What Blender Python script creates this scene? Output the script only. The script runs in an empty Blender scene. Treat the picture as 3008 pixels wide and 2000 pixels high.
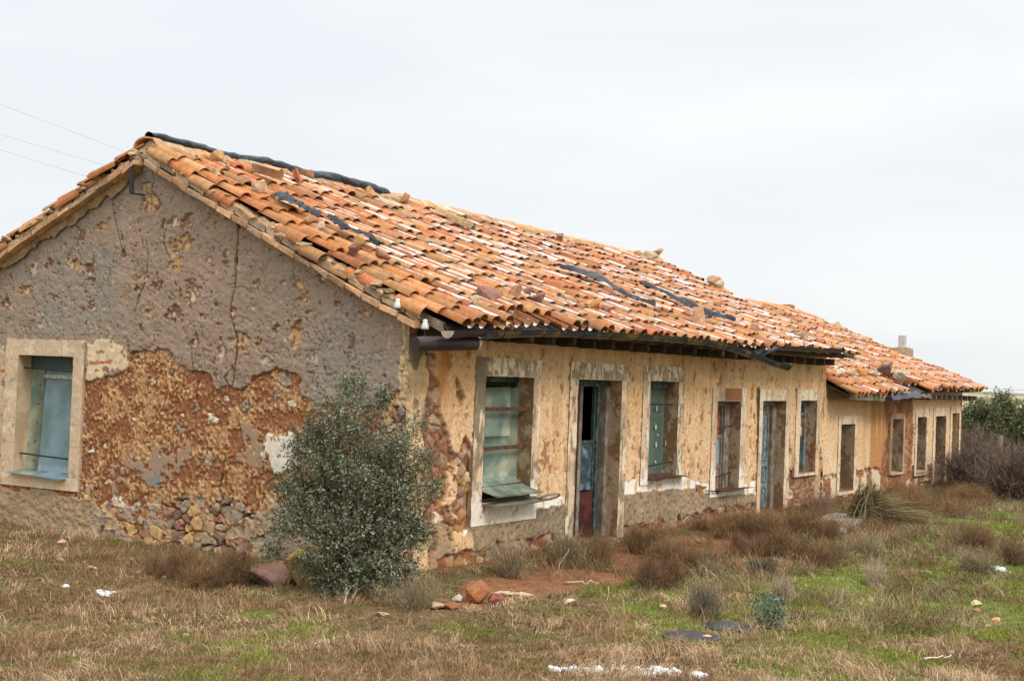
import bpy, math, random
import numpy as np
from mathutils import Matrix, Vector
R = math.radians
rng = np.random.default_rng(7); random.seed(7)
SC = bpy.context.scene; COL = SC.collection

# ------------------------------------------------------------------ camera
CAM = np.array([-12.05098922, -8.42554322, 2.1520826])
FW = np.array([0.85841376, 0.51244797, 0.02286698])
RT = np.array([0.51147329, -0.85846759, 0.03779512])
UP = np.array([-0.03899859, 0.020748, 0.99902384])
FL = 4203.09
cd = bpy.data.cameras.new('camera'); cam = bpy.data.objects.new('camera', cd); COL.objects.link(cam)
cd.sensor_width = 36; cd.lens = FL/3008*36; cd.clip_start = .05; cd.clip_end = 5000
m = Matrix.Identity(4)
for i in range(3):
    m[i][0] = RT[i]; m[i][1] = UP[i]; m[i][2] = -FW[i]; m[i][3] = CAM[i]
cam.matrix_world = m; SC.camera = cam
SC.view_settings.view_transform = 'Standard'; SC.view_settings.look = 'None'
SC.view_settings.exposure = 0; SC.view_settings.gamma = 1
SC.cycles.max_bounces = 6; SC.cycles.diffuse_bounces = 4

# ------------------------------------------------------------------ world: overcast sky
SUN_EL, SUN_AZ = R(40), R(-108)          # azimuth measured from +x towards +y
W = bpy.data.worlds.new('World'); SC.world = W; W.use_nodes = True
nt = W.node_tree; N = nt.nodes; L = nt.links; N.clear()
out = N.new('ShaderNodeOutputWorld'); bg = N.new('ShaderNodeBackground'); L.new(bg.outputs[0], out.inputs[0])
sky = N.new('ShaderNodeTexSky'); sky.sky_type = 'NISHITA'; sky.sun_disc = False
sky.sun_elevation = SUN_EL; sky.sun_rotation = R(90)-SUN_AZ
skm = N.new('ShaderNodeVectorMath'); skm.operation = 'SCALE'; skm.inputs['Scale'].default_value = 0.1
L.new(sky.outputs[0], skm.inputs[0])
tc = N.new('ShaderNodeTexCoord'); sep = N.new('ShaderNodeSeparateXYZ'); L.new(tc.outputs['Generated'], sep.inputs[0])
ramp = N.new('ShaderNodeValToRGB'); L.new(sep.outputs['Z'], ramp.inputs[0])
cr = ramp.color_ramp; cr.interpolation = 'EASE'
cr.elements[0].position = 0; cr.elements[0].color = (.95, .965, .98, 1)
cr.elements[1].position = .3; cr.elements[1].color = (.985, 1.01, 1.035, 1)
e = cr.elements.new(.62); e.color = (1.75, 1.8, 1.85, 1)
e = cr.elements.new(1.0); e.color = (2.6, 2.6, 2.6, 1)
mp = N.new('ShaderNodeMapping'); mp.inputs['Scale'].default_value = (1.6, 1.6, 9.0); L.new(tc.outputs['Generated'], mp.inputs[0])
nz = N.new('ShaderNodeTexNoise'); nz.inputs['Scale'].default_value = 1.3; nz.inputs['Detail'].default_value = 5; nz.inputs['Roughness'].default_value = .5
L.new(mp.outputs[0], nz.inputs[0])
r2 = N.new('ShaderNodeValToRGB'); L.new(nz.outputs[0], r2.inputs[0])
r2.color_ramp.elements[0].position = .35; r2.color_ramp.elements[0].color = (.925, .94, .955, 1)
r2.color_ramp.elements[1].position = .62; r2.color_ramp.elements[1].color = (1.04, 1.04, 1.035, 1)
mu = N.new('ShaderNodeVectorMath'); mu.operation = 'MULTIPLY'; L.new(ramp.outputs[0], mu.inputs[0]); L.new(r2.outputs[0], mu.inputs[1])
mx = N.new('ShaderNodeMix'); mx.data_type = 'RGBA'; mx.inputs[0].default_value = .93
L.new(skm.outputs[0], mx.inputs[6]); L.new(mu.outputs[0], mx.inputs[7]); L.new(mx.outputs[2], bg.inputs[0]); bg.inputs[1].default_value = 1.0
sl = bpy.data.lights.new('sun', 'SUN'); sl.energy = 1.5; sl.angle = R(18); sl.color = (1, .96, .9)
so = bpy.data.objects.new('sun', sl); COL.objects.link(so)
sd = Vector((math.cos(SUN_EL)*math.cos(SUN_AZ), math.cos(SUN_EL)*math.sin(SUN_AZ), math.sin(SUN_EL)))
so.rotation_euler = sd.to_track_quat('Z', 'Y').to_euler()

# ------------------------------------------------------------------ measuring: photo pixel (2358 px wide) -> point of a plane of the place
def ray(u, v):
    u = u*3008/2358; v = v*3008/2358
    return FW + RT*(u-1504)/FL - UP*(v-1000)/FL
def on(u, v, ax, val):
    d = ray(u, v); return CAM + d*(val-CAM[ax])/d[ax]
def FP(u, v): p = on(u, v, 1, 0); return (p[0], p[2])
def GP(u, v): p = on(u, v, 0, 0); return (p[1], p[2])

# ------------------------------------------------------------------ numpy noise
def _h(i, j, k, s):
    n = (i*374761393 + j*668265263 + k*2147483647 + s*1274126177) & 0xffffffff
    n = ((n ^ (n >> 13))*1274126177) & 0xffffffff
    n = ((n ^ (n >> 16))*2246822519) & 0xffffffff
    return ((n ^ (n >> 15)) & 0xffffff)/16777215.0
def vn(x, y, s=0):
    xi = np.floor(x).astype(np.int64); yi = np.floor(y).astype(np.int64)
    fx = x-xi; fy = y-yi; fx = fx*fx*(3-2*fx); fy = fy*fy*(3-2*fy)
    a = _h(xi, yi, 0, s); b = _h(xi+1, yi, 0, s); c = _h(xi, yi+1, 0, s); d = _h(xi+1, yi+1, 0, s)
    return (a*(1-fx)+b*fx)*(1-fy)+(c*(1-fx)+d*fx)*fy
def fbm(x, y, o=4, s=0, g=.5):
    r = 0; a = 1; t = 0
    for i in range(o):
        r = r+a*vn(x*2**i+17.3*i, y*2**i-9.1*i, s+i*13); t += a; a *= g
    return r/t
def worley(x, y, s=0):
    xi = np.floor(x).astype(np.int64); yi = np.floor(y).astype(np.int64)
    f1 = np.full(x.shape, 9.); f2 = np.full(x.shape, 9.); idd = np.zeros(x.shape)
    for a in (-1, 0, 1):
        for b in (-1, 0, 1):
            cx = xi+a; cy = yi+b
            px = cx+.02+.96*_h(cx, cy, 1, s); py = cy+.02+.96*_h(cx, cy, 2, s)
            d = np.hypot(px-x, py-y); hid = _h(cx, cy, 3, s)
            n = d < f1; f2 = np.where(n, f1, np.minimum(f2, d)); idd = np.where(n, hid, idd); f1 = np.where(n, d, f1)
    return f1, f2, idd
def ss(a, b, x):
    t = np.clip((x-a)/(b-a), 0, 1); return t*t*(3-2*t)
def sdf(x, y, P):
    P = np.array(P, float); d = np.full(x.shape, 1e9); s = np.ones(x.shape)
    for i in range(len(P)):
        a = P[i]; b = P[i-1]; e0, e1 = b[0]-a[0], b[1]-a[1]; w0 = x-a[0]; w1 = y-a[1]
        t = np.clip((w0*e0+w1*e1)/(e0*e0+e1*e1+1e-12), 0, 1)
        d = np.minimum(d, (w0-e0*t)**2+(w1-e1*t)**2)
        c1 = y >= a[1]; c2 = y < b[1]; c3 = e0*w1 > e1*w0
        f = (c1 & c2 & c3) | (~c1 & ~c2 & ~c3); s = np.where(f, -s, s)
    return s*np.sqrt(d)          # negative inside
def linedist(x, y, P):
    d = np.full(x.shape, 1e9)
    for a, b in zip(P[:-1], P[1:]):
        e0, e1 = b[0]-a[0], b[1]-a[1]; w0 = x-a[0]; w1 = y-a[1]
        t = np.clip((w0*e0+w1*e1)/(e0*e0+e1*e1+1e-12), 0, 1)
        d = np.minimum(d, np.hypot(w0-e0*t, w1-e1*t))
    return d
def mixc(c, m, c2): return c*(1-m[:, None])+np.asarray(c2)*m[:, None]
def C(*a): return np.array(a, float)
def srgb(r, g, b):
    c = np.array([r, g, b], float)/255; return np.where(c < .04045, c/12.92, ((c+.055)/1.055)**2.4)

# ------------------------------------------------------------------ meshes, materials, tags
def link(o, parent=None, label=None, cat=None, group=None, kind=None):
    COL.objects.link(o)
    if parent is not None: o.parent = parent
    if label: o['label'] = label
    if cat: o['category'] = cat
    if group: o['group'] = group
    if kind: o['kind'] = kind
    return o
def mesh(name, V, F, mat, parent=None, smooth=True, attrs=None, **tags):
    """V (n,3); F list of face index arrays (each (k,3) or (k,4))"""
    me = bpy.data.meshes.new(name); V = np.asarray(V, np.float32)
    if not isinstance(F, list) or (len(F) and not isinstance(F[0], np.ndarray)):
        me.from_pydata([tuple(map(float, v)) for v in V], [], [tuple(int(i) for i in f) for f in F])
    else:
        F = [f for f in F if len(f)]
        me.vertices.add(len(V)); me.vertices.foreach_set('co', V.ravel())
        tot = np.concatenate([np.full(len(f), f.shape[1]) for f in F]); idx = np.concatenate([f.ravel() for f in F])
        me.loops.add(len(idx)); me.loops.foreach_set('vertex_index', idx.astype(np.int32))
        me.polygons.add(len(tot)); st = np.concatenate([[0], np.cumsum(tot)[:-1]])
        me.polygons.foreach_set('loop_start', st.astype(np.int32)); me.polygons.foreach_set('loop_total', tot.astype(np.int32))
    for k, a in (attrs or {}).items():
        a = np.asarray(a, np.float32)
        if a.ndim == 2:
            at = me.attributes.new(k, 'FLOAT_COLOR', 'POINT'); b = np.ones((len(V), 4), np.float32); b[:, :3] = a; at.data.foreach_set('color', b.ravel())
        else:
            at = me.attributes.new(k, 'FLOAT', 'POINT'); at.data.foreach_set('value', a.ravel())
    me.update(calc_edges=True); me.validate()
    me.polygons.foreach_set('use_smooth', np.full(len(me.polygons), smooth))
    if mat: me.materials.append(mat)
    o = bpy.data.objects.new(name, me); return link(o, parent, **tags)
def thing(name, loc, label, cat, group=None):
    o = bpy.data.objects.new(name, None); o.location = loc; o.empty_display_size = .2
    return link(o, None, label, cat, group)
MATS = {}
def mat(name, col=(.5, .5, .5), rough=.9, attr=None, n=(8, .25), n2=(60, .2), bump=(60, .3, .01), spec=.3, metal=0, col2=None, c2=(3, .5, .6), coat=0, trans=0):
    """base colour = (colour or attribute, mixed to col2 by noise) x two noise octaves, bump from noise"""
    if name in MATS: return MATS[name]
    M = bpy.data.materials.new(name); M.use_nodes = True; t = M.node_tree; nn = t.nodes; ll = t.links
    b = nn['Principled BSDF']; b.inputs['Roughness'].default_value = rough; b.inputs['Specular IOR Level'].default_value = spec; b.inputs['Metallic'].default_value = metal
    co = nn.new('ShaderNodeTexCoord')
    if attr:
        a = nn.new('ShaderNodeAttribute'); a.attribute_name = attr; c = a.outputs['Color']
    else:
        a = nn.new('ShaderNodeRGB'); a.outputs[0].default_value = (*col, 1); c = a.outputs[0]
    if col2 is not None:
        z = nn.new('ShaderNodeTexNoise'); z.inputs['Scale'].default_value = c2[0]; z.inputs['Detail'].default_value = 6; ll.new(co.outputs['Object'], z.inputs[0])
        rp = nn.new('ShaderNodeMapRange'); rp.interpolation_type = 'SMOOTHSTEP'; rp.inputs[1].default_value = c2[1]; rp.inputs[2].default_value = c2[2]; ll.new(z.outputs[0], rp.inputs[0])
        q = nn.new('ShaderNodeMix'); q.data_type = 'RGBA'; ll.new(rp.outputs[0], q.inputs[0]); ll.new(c, q.inputs[6]); q.inputs[7].default_value = (*col2, 1); c = q.outputs[2]
    for sc, am in (n, n2):
        if am <= 0: continue
        z = nn.new('ShaderNodeTexNoise'); z.inputs['Scale'].default_value = sc; z.inputs['Detail'].default_value = 4; ll.new(co.outputs['Object'], z.inputs[0])
        rp = nn.new('ShaderNodeMapRange'); rp.inputs[1].default_value = .3; rp.inputs[2].default_value = .7; rp.inputs[3].default_value = 1-am; rp.inputs[4].default_value = 1+am; ll.new(z.outputs[0], rp.inputs[0])
        q = nn.new('ShaderNodeVectorMath'); q.operation = 'SCALE'; ll.new(c, q.inputs[0]); ll.new(rp.outputs[0], q.inputs['Scale']); c = q.outputs[0]
    ll.new(c, b.inputs['Base Color'])
    if bump[1] > 0:
        z = nn.new('ShaderNodeTexNoise'); z.inputs['Scale'].default_value = bump[0]; z.inputs['Detail'].default_value = 5; ll.new(co.outputs['Object'], z.inputs[0])
        bu = nn.new('ShaderNodeBump'); bu.inputs['Strength'].default_value = bump[1]; bu.inputs['Distance'].default_value = bump[2]; ll.new(z.outputs[0], bu.inputs['Height']); ll.new(bu.outputs[0], b.inputs['Normal'])
    MATS[name] = M; return M
wallm = mat('weathered_wall', attr='col', n=(25, .08), n2=(110, .12), bump=(90, .5, .01), rough=.95, spec=.15)
attrm = mat('varied_stone', attr='col', n=(14, .22), n2=(70, .2), bump=(40, .6, .02), rough=.92, spec=.2)

class MB:
    """collects shapes into one mesh, colour per vertex"""
    def __init__(s): s.V = []; s.F = []; s.c = []; s.n = 0
    def add(s, V, F, col=(.5, .5, .5)):
        V = np.asarray(V, float)
        for f in F: s.F.append([int(i)+s.n for i in f])
        s.V.append(V); s.c.append(np.tile(np.asarray(col, float), (len(V), 1)) if np.ndim(col) == 1 else col); s.n += len(V)
    def build(s, name, mt, parent=None, smooth=False, **k):
        V = np.concatenate(s.V); return mesh(name, V, s.F, mt, parent, smooth, {'col': np.concatenate(s.c)}, **k)
BF = [(0, 1, 3, 2), (4, 6, 7, 5), (0, 4, 5, 1), (2, 3, 7, 6), (0, 2, 6, 4), (1, 5, 7, 3)]
def box(mb, lo, hi, col=(.5, .5, .5), jit=0, M=None):
    V = np.array([[(lo[0], hi[0])[i], (lo[1], hi[1])[j], (lo[2], hi[2])[k]] for i in (0, 1) for j in (0, 1) for k in (0, 1)], float)
    if jit: V += rng.uniform(-jit, jit, V.shape)
    if M is not None: V = V@M[0].T+M[1]
    mb.add(V, BF, col)
def tube(mb, P, r, col=(.5, .5, .5), seg=8, cap=True, wob=0):
    P = [np.asarray(p, float) for p in P]; n = len(P); r = np.broadcast_to(r, (n,)) if np.ndim(r) else np.full(n, r)
    V = []; up = np.array([0, 0, 1.])
    for i in range(n):
        t = P[min(i+1, n-1)]-P[max(i-1, 0)]; t /= np.linalg.norm(t)+1e-9
        a = np.cross(t, up); 
        if np.linalg.norm(a) < .05: a = np.cross(t, [0, 1, 0])
        a /= np.linalg.norm(a); b = np.cross(a, t)
        for k in range(seg):
            th = 2*math.pi*k/seg; rr = r[i]*(1+wob*rng.uniform(-1, 1)); V.append(P[i]+rr*(a*math.cos(th)+b*math.sin(th)))
    F = [(i*seg+k, i*seg+(k+1) % seg, (i+1)*seg+(k+1) % seg, (i+1)*seg+k) for i in range(n-1) for k in range(seg)]
    if cap: F += [tuple(range(seg))[::-1], tuple((n-1)*seg+k for k in range(seg))]
    mb.add(V, F, col)
def sheet(mb, P, th, col=(.5, .5, .5)):
    """P (m,n,3) grid of points made into a thin solid"""
    P = np.asarray(P, float); m_, n_ = P.shape[:2]
    du = np.gradient(P, axis=0); dv = np.gradient(P, axis=1); nr = np.cross(du, dv); nr /= np.linalg.norm(nr, axis=2, keepdims=True)+1e-9
    V = np.concatenate([P.reshape(-1, 3), (P-nr*th).reshape(-1, 3)]); F = []; q = m_*n_
    for i in range(m_-1):
        for j in range(n_-1):
            a = i*n_+j; F.append((a, a+1, a+n_+1, a+n_)); F.append((q+a, q+a+n_, q+a+n_+1, q+a+1))
    rim = [i for i in range(n_)]+[i*n_+n_-1 for i in range(1, m_)]+[(m_-1)*n_+j for j in range(n_-2, -1, -1)]+[i*n_ for i in range(m_-2, 0, -1)]
    for a, b in zip(rim, rim[1:]+rim[:1]): F.append((a, b, q+b, q+a))
    mb.add(V, F, col)
def lathe(mb, prof, base, axis=(0, 0, 1), seg=14, col=(.8, .8, .8)):
    ax = Vector(axis).normalized(); M = np.array(ax.to_track_quat('Z', 'Y').to_matrix())
    V = [M@np.array([r*math.cos(2*math.pi*k/seg), r*math.sin(2*math.pi*k/seg), z])+np.asarray(base) for r, z in prof for k in range(seg)]
    n = len(prof); F = [(i*seg+k, i*seg+(k+1) % seg, (i+1)*seg+(k+1) % seg, (i+1)*seg+k) for i in range(n-1) for k in range(seg)]
    F += [tuple(range(seg))[::-1], tuple((n-1)*seg+k for k in range(seg))]
    mb.add(V, F, col)
def rock_geo(size, seed, flat=1.0, ang=.28):
    """angular stone: the hull of scattered points, subdivided and roughened"""
    import bmesh
    rg = np.random.default_rng(seed); b = bmesh.new(); n = int(rg.integers(9, 15)); P = rg.normal(size=(n, 3)); P /= np.linalg.norm(P, axis=1, keepdims=True); P *= rg.uniform(.8, 1.05, (n, 1))
    for p in P: b.verts.new(p)
    h = bmesh.ops.convex_hull(b, input=b.verts); bmesh.ops.delete(b, geom=[g for g in h['geom_interior'] if isinstance(g, bmesh.types.BMVert)], context='VERTS')
    bmesh.ops.bevel(b, geom=list(b.edges), offset=.05, segments=1, affect='EDGES'); bmesh.ops.triangulate(b, faces=b.faces); bmesh.ops.subdivide_edges(b, edges=[e_ for e_ in b.edges if e_.calc_length() > .25], cuts=3, use_grid_fill=True); bmesh.ops.triangulate(b, faces=b.faces); b.verts.ensure_lookup_table(); b.verts.index_update()
    V = np.array([v.co[:] for v in b.verts]); F = [[v.index for v in f.verts] for f in b.faces]; b.free()
    V += .20*np.stack([fbm(V[:, 0]*3+seed % 97, V[:, 1]*3+V[:, 2]*2, 4, s_, .65) - .5 for s_ in (1, 2, 3)], 1)
    V *= np.array([1, rg.uniform(.65, .95), rg.uniform(.55, .85)*flat])*size/1.6
    a, b_, c = rg.uniform(0, 6.28, 3); a = a if flat == 1 else 3.14; b_ = b_ if flat == 1 else 3.14
    Rm = np.array(Matrix.Rotation(c, 3, 'Z') @ Matrix.Rotation((b_-3.14)*.2, 3, 'Y') @ Matrix.Rotation((a-3.14)*.2, 3, 'X'))
    return V@Rm.T, F
def rock(name, loc, size, colr, label, cat='rock', group=None, flat=1.0, sink=.25, seed=None):
    seed = seed if seed is not None else int(rng.integers(1e6)); V, F = rock_geo(size, seed, flat)
    nz_ = fbm(V[:, 0]*9/size*.3+seed, V[:, 1]*9/size*.3+V[:, 2]*2/size, 3, 5)
    c = np.asarray(colr)*(0.75+.5*nz_)[:, None]
    li = ss(.56, .66, fbm(V[:, 0]*7/size*.3, V[:, 2]*7/size*.3+V[:, 1]/size+seed, 3, 9)); c = mixc(c, li*.6, np.asarray(colr)*np.array([1.35, 1.25, .9]))
    V[:, 2] -= V[:, 2].min(); V[:, 2] -= sink*V[:, 2].max()
    o = mesh(name, V, F, attrm, None, False, {'col': c}, label=label, cat=cat, group=group); o.location = loc; return o

# ------------------------------------------------------------------ ground
def gz(x, y):
    x = np.asarray(x, float); y = np.asarray(y, float)
    t = (x-CAM[0])*.8587+(y-CAM[1])*.5125; r = np.hypot(x-CAM[0], y-CAM[1])
    z = .30*(1-ss(5, 12.5, r))-1.7*ss(28, 75, r)+(3.1+2.2*(fbm(x*.008+3, y*.008, 3, 4)-.5))*ss(140, 330, r)*(1-.6*ss(500, 900, r))
    z = z+(.09*(fbm(x*.7, y*.7, 3, 8)-.5)+.03*(fbm(x*4, y*4, 2, 9)-.5))*(1-ss(40, 80, r))
    z = z+.05*ss(.9, 0, np.maximum(-y, 0)+np.maximum(-x, 0)*.8)*(x > -1.2)*(1-ss(40, 80, r))
    return z
def ground_at(u, v):
    d = ray(u, v); z = 0.
    for i in range(12):
        p = CAM+d*(z-CAM[2])/d[2]; z = float(gz(p[0], p[1]))
    return np.array([p[0], p[1], z])
def axis_lines(lo, hi, step, far):
    a = np.arange(lo, hi, step); b = [a[-1]]; s = step
    while b[-1] < far: s *= 1.18; b.append(b[-1]+s)
    c = [a[0]]; s = step
    while c[-1] > -far: s *= 1.18; c.append(c[-1]-s)
    return np.concatenate([c[:0:-1], a, b[1:]])
gx = axis_lines(-8, 24, .055, 2500); gy = axis_lines(-8.5, .3, .055, 2500)
X, Y = np.meshgrid(gx, gy, indexing='ij'); X = X.ravel(); Y = Y.ravel(); Z = gz(X, Y)
GREENS = [(2200, 1395, .9), (2320, 1350, 1.2), (2120, 1350, .5), (1830, 1385, .35), (1900, 1340, .5), (2250, 1200, 2.2), (2170, 1230, 1.2), (1990, 1275, .6), (1760, 1345, .5),
          (1760, 1400, .35), (1480, 1410, .3), (1420, 1360, .35), (1520, 1375, .25), (600, 1415, .2), (2060, 1300, .5), (2330, 1190, 1.5), (1690, 1320, .4), (1480, 1395, .3), (160, 1300, .25), (330, 1380, .15), (2240, 1290, .8), (1880, 1470, .3), (1150, 1350, .2)]
GREENS += [(2280, 1240, 1.6), (2200, 1300, .9), (2100, 1400, .5), (2150, 1450, .35), (2000, 1420, .3), (2340, 1420, .7), (1950, 1365, .4)]; GR = [(ground_at(u, v), r) for u, v, r in GREENS]
YARD = [tuple(ground_at(u, v)[:2]) for u, v in ((1700, 1345), (2000, 1280), (2120, 1195), (2357, 1145), (2440, 1200), (2440, 1400), (2250, 1425), (2050, 1420), (1830, 1430), (1720, 1400))]
def greenness(x, y):
    g = np.zeros(np.shape(x)); w = fbm(x*2.2, y*2.2, 3, 31); g = .95*ss(.5, -.5, sdf(x, y, YARD))*ss(.36, .52, fbm(x*1.5, y*1.5, 4, 32))
    for p, r in GR:
        d = np.hypot(x-p[0], (y-p[1])); g = np.maximum(g, ss(1.25, .35, d/r+(w-.5)*1.6))
    g = np.maximum(g, .75*ss(.56, .66, fbm(x*.9, y*.9, 3, 33))*ss(-2.5, 1.5, x-.4*y-1.2))
    return np.maximum(g, .45*ss(.60, .68, fbm(x*1.6, y*1.6, 3, 35)))
DIRT = [[(1060, 1345), (1150, 1322), (1330, 1308), (1440, 1330), (1330, 1358), (1180, 1378), (1060, 1375)], [(1380, 1290), (1500, 1240), (1620, 1232), (1740, 1250), (1660, 1275), (1500, 1300), (1420, 1315)], [(1860, 1212), (1900, 1195), (1960, 1190), (1930, 1215)], [(1000, 1380), (1150, 1372), (1120, 1400), (1010, 1405)]]
DIRTW = [[tuple(ground_at(u, v)[:2]) for u, v in P] for P in DIRT]
def dirtness(x, y):
    w = fbm(x*4, y*4, 3, 41)-.5; d = np.full(np.shape(x), 9.)
    for P in DIRTW: d = np.minimum(d, sdf(x, y, P))
    d = np.minimum(d, np.where((x > .25) & (x < 24) & (y < .3), -(y+.10+.25*(fbm(x*1.1, y*0, 3, 44)-.4)), 9.))
    return ss(.1, -.06, d+w*.28)
g = greenness(X, Y); dr = dirtness(X, Y); nn_ = fbm(X*3, Y*3, 4, 2)
c = mixc(np.tile(C(.20, .135, .07), (len(X), 1)), nn_, C(.105, .085, .035))
c = mixc(c, g*.85, C(.13, .17, .025)); c = mixc(c, dr, C(.27, .125, .062)*(1)); c = c*(.85+.3*fbm(X*9, Y*9, 3, 5))[:, None]; 
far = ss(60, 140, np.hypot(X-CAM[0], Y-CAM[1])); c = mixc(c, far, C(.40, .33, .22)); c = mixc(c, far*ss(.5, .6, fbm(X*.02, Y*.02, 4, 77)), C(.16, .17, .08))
i, j = np.meshgrid(np.arange(len(gx)-1), np.arange(len(gy)-1), indexing='ij'); a = (i*len(gy)+j).ravel(); n_ = len(gy)
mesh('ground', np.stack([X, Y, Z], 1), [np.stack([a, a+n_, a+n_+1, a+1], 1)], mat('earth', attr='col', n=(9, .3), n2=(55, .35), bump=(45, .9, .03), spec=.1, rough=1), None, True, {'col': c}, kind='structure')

# ------------------------------------------------------------------ walls
def top_gable(y):   # underside of the roof above the near gable
    return np.where(y < 3.85, 2.74+y*.457, 4.50-(y-3.85)*.50)
def wall_grid(name, ax, val, s0, s1, topf, holes, ds, paint, parent):
    s = np.arange(s0, s1+ds, ds); z = np.arange(-.35, 4.8 if ax == 'x' else float(np.max(topf(s)))+ds, ds)
    for h in holes:
        s = s[(abs(s-h[0]) > ds*.6) & (abs(s-h[1]) > ds*.6)]; z = z[(abs(z-h[2]) > ds*.6) & (abs(z-h[3]) > ds*.6)]
        s = np.concatenate([s, h[:2]]); z = np.concatenate([z, h[2:]])
    s = np.unique(s); z = np.unique(z); S_, Z_ = np.meshgrid(s, z, indexing='ij'); n = len(z)
    i, j = np.meshgrid(np.arange(len(s)-1), np.arange(n-1), indexing='ij'); i = i.ravel(); j = j.ravel()
    cs = (s[i]+s[i+1])/2; cz = (z[j]+z[j+1])/2; keep = z[j] < topf(cs)
    for h in holes: keep &= ~((cs > h[0]) & (cs < h[1]) & (cz > h[2]) & (cz < h[3]))
    a = (i*n+j)[keep]; f = np.stack([a, a+n, a+n+1, a+1], 1)
    us = np.unique(f); rm = np.full(S_.size, -1); rm[us] = np.arange(len(us)); f = rm[f]
    S_ = S_.ravel()[us]; Z_ = np.minimum(Z_.ravel()[us], topf(S_.ravel()[us]) if False else 99)
    col, d = paint(S_, Z_)
    V = np.stack([S_, val-d, Z_], 1) if ax == 'y' else np.stack([val-d, S_, Z_], 1)
    return mesh(name, V, [f], wallm, parent, True, {'col': col})
STONEC = [C(.50, .40, .27), C(.34, .26, .18), C(.42, .24, .15), C(.60, .50, .36), C(.30, .16, .11), C(.48, .30, .13)]
def stones(x, z, sc, s, thr=.09):
    f1, f2, idd = worley(x/sc+1.*(fbm(x*8, z*8, 4, s+5)-.5), z/sc*1.15+1.*(fbm(x*8, z*8, 4, s+6)-.5), s)
    m = ss(thr, thr+.08, f2-f1)*ss(.15, .2, (idd*37) % 1); k = (idd*997).astype(int) % 6
    c = np.stack(STONEC)[k]*C(.85, .72, .66)*(.55+.9*fbm(x*18, z*18, 3, s+7))[:, None]
    return m, c, idd, f1
def peel(x, z, P, w=.06, sc=9, s=0, e=.006):
    d = sdf(x, z, P)+w*2*(fbm(x*sc, z*sc, 4, 60+s)-.5); return ss(e, -e, d), d
CLAY = C(.285, .115, .052); HARL = C(.84, .565, .32); HARL2 = C(.76, .45, .215); CREAM = C(.80, .66, .45); DADO = C(.40, .285, .17); GREY = C(.345, .25, .18); GREYB = C(.31, .258, .205)
def harl(x, z, s=0, st=1.0):
    n = fbm(x*1.2, z*1.1, 4, s); c = mixc(np.tile(HARL, (len(x), 1)), ss(.35, .65, n)*.75*st, HARL2)
    a = fbm(x*46, z*30, 3, s+2, .9); b = fbm(x*50+9, z*34, 3, s+3, .9)
    c = mixc(c, ss(.52, .68, a)*.72, C(.42, .21, .085)); c = mixc(c, ss(.54, .70, b)*.65, C(.92, .74, .52))
    return c, .016+.016*(b-a)+.006*n
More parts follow.
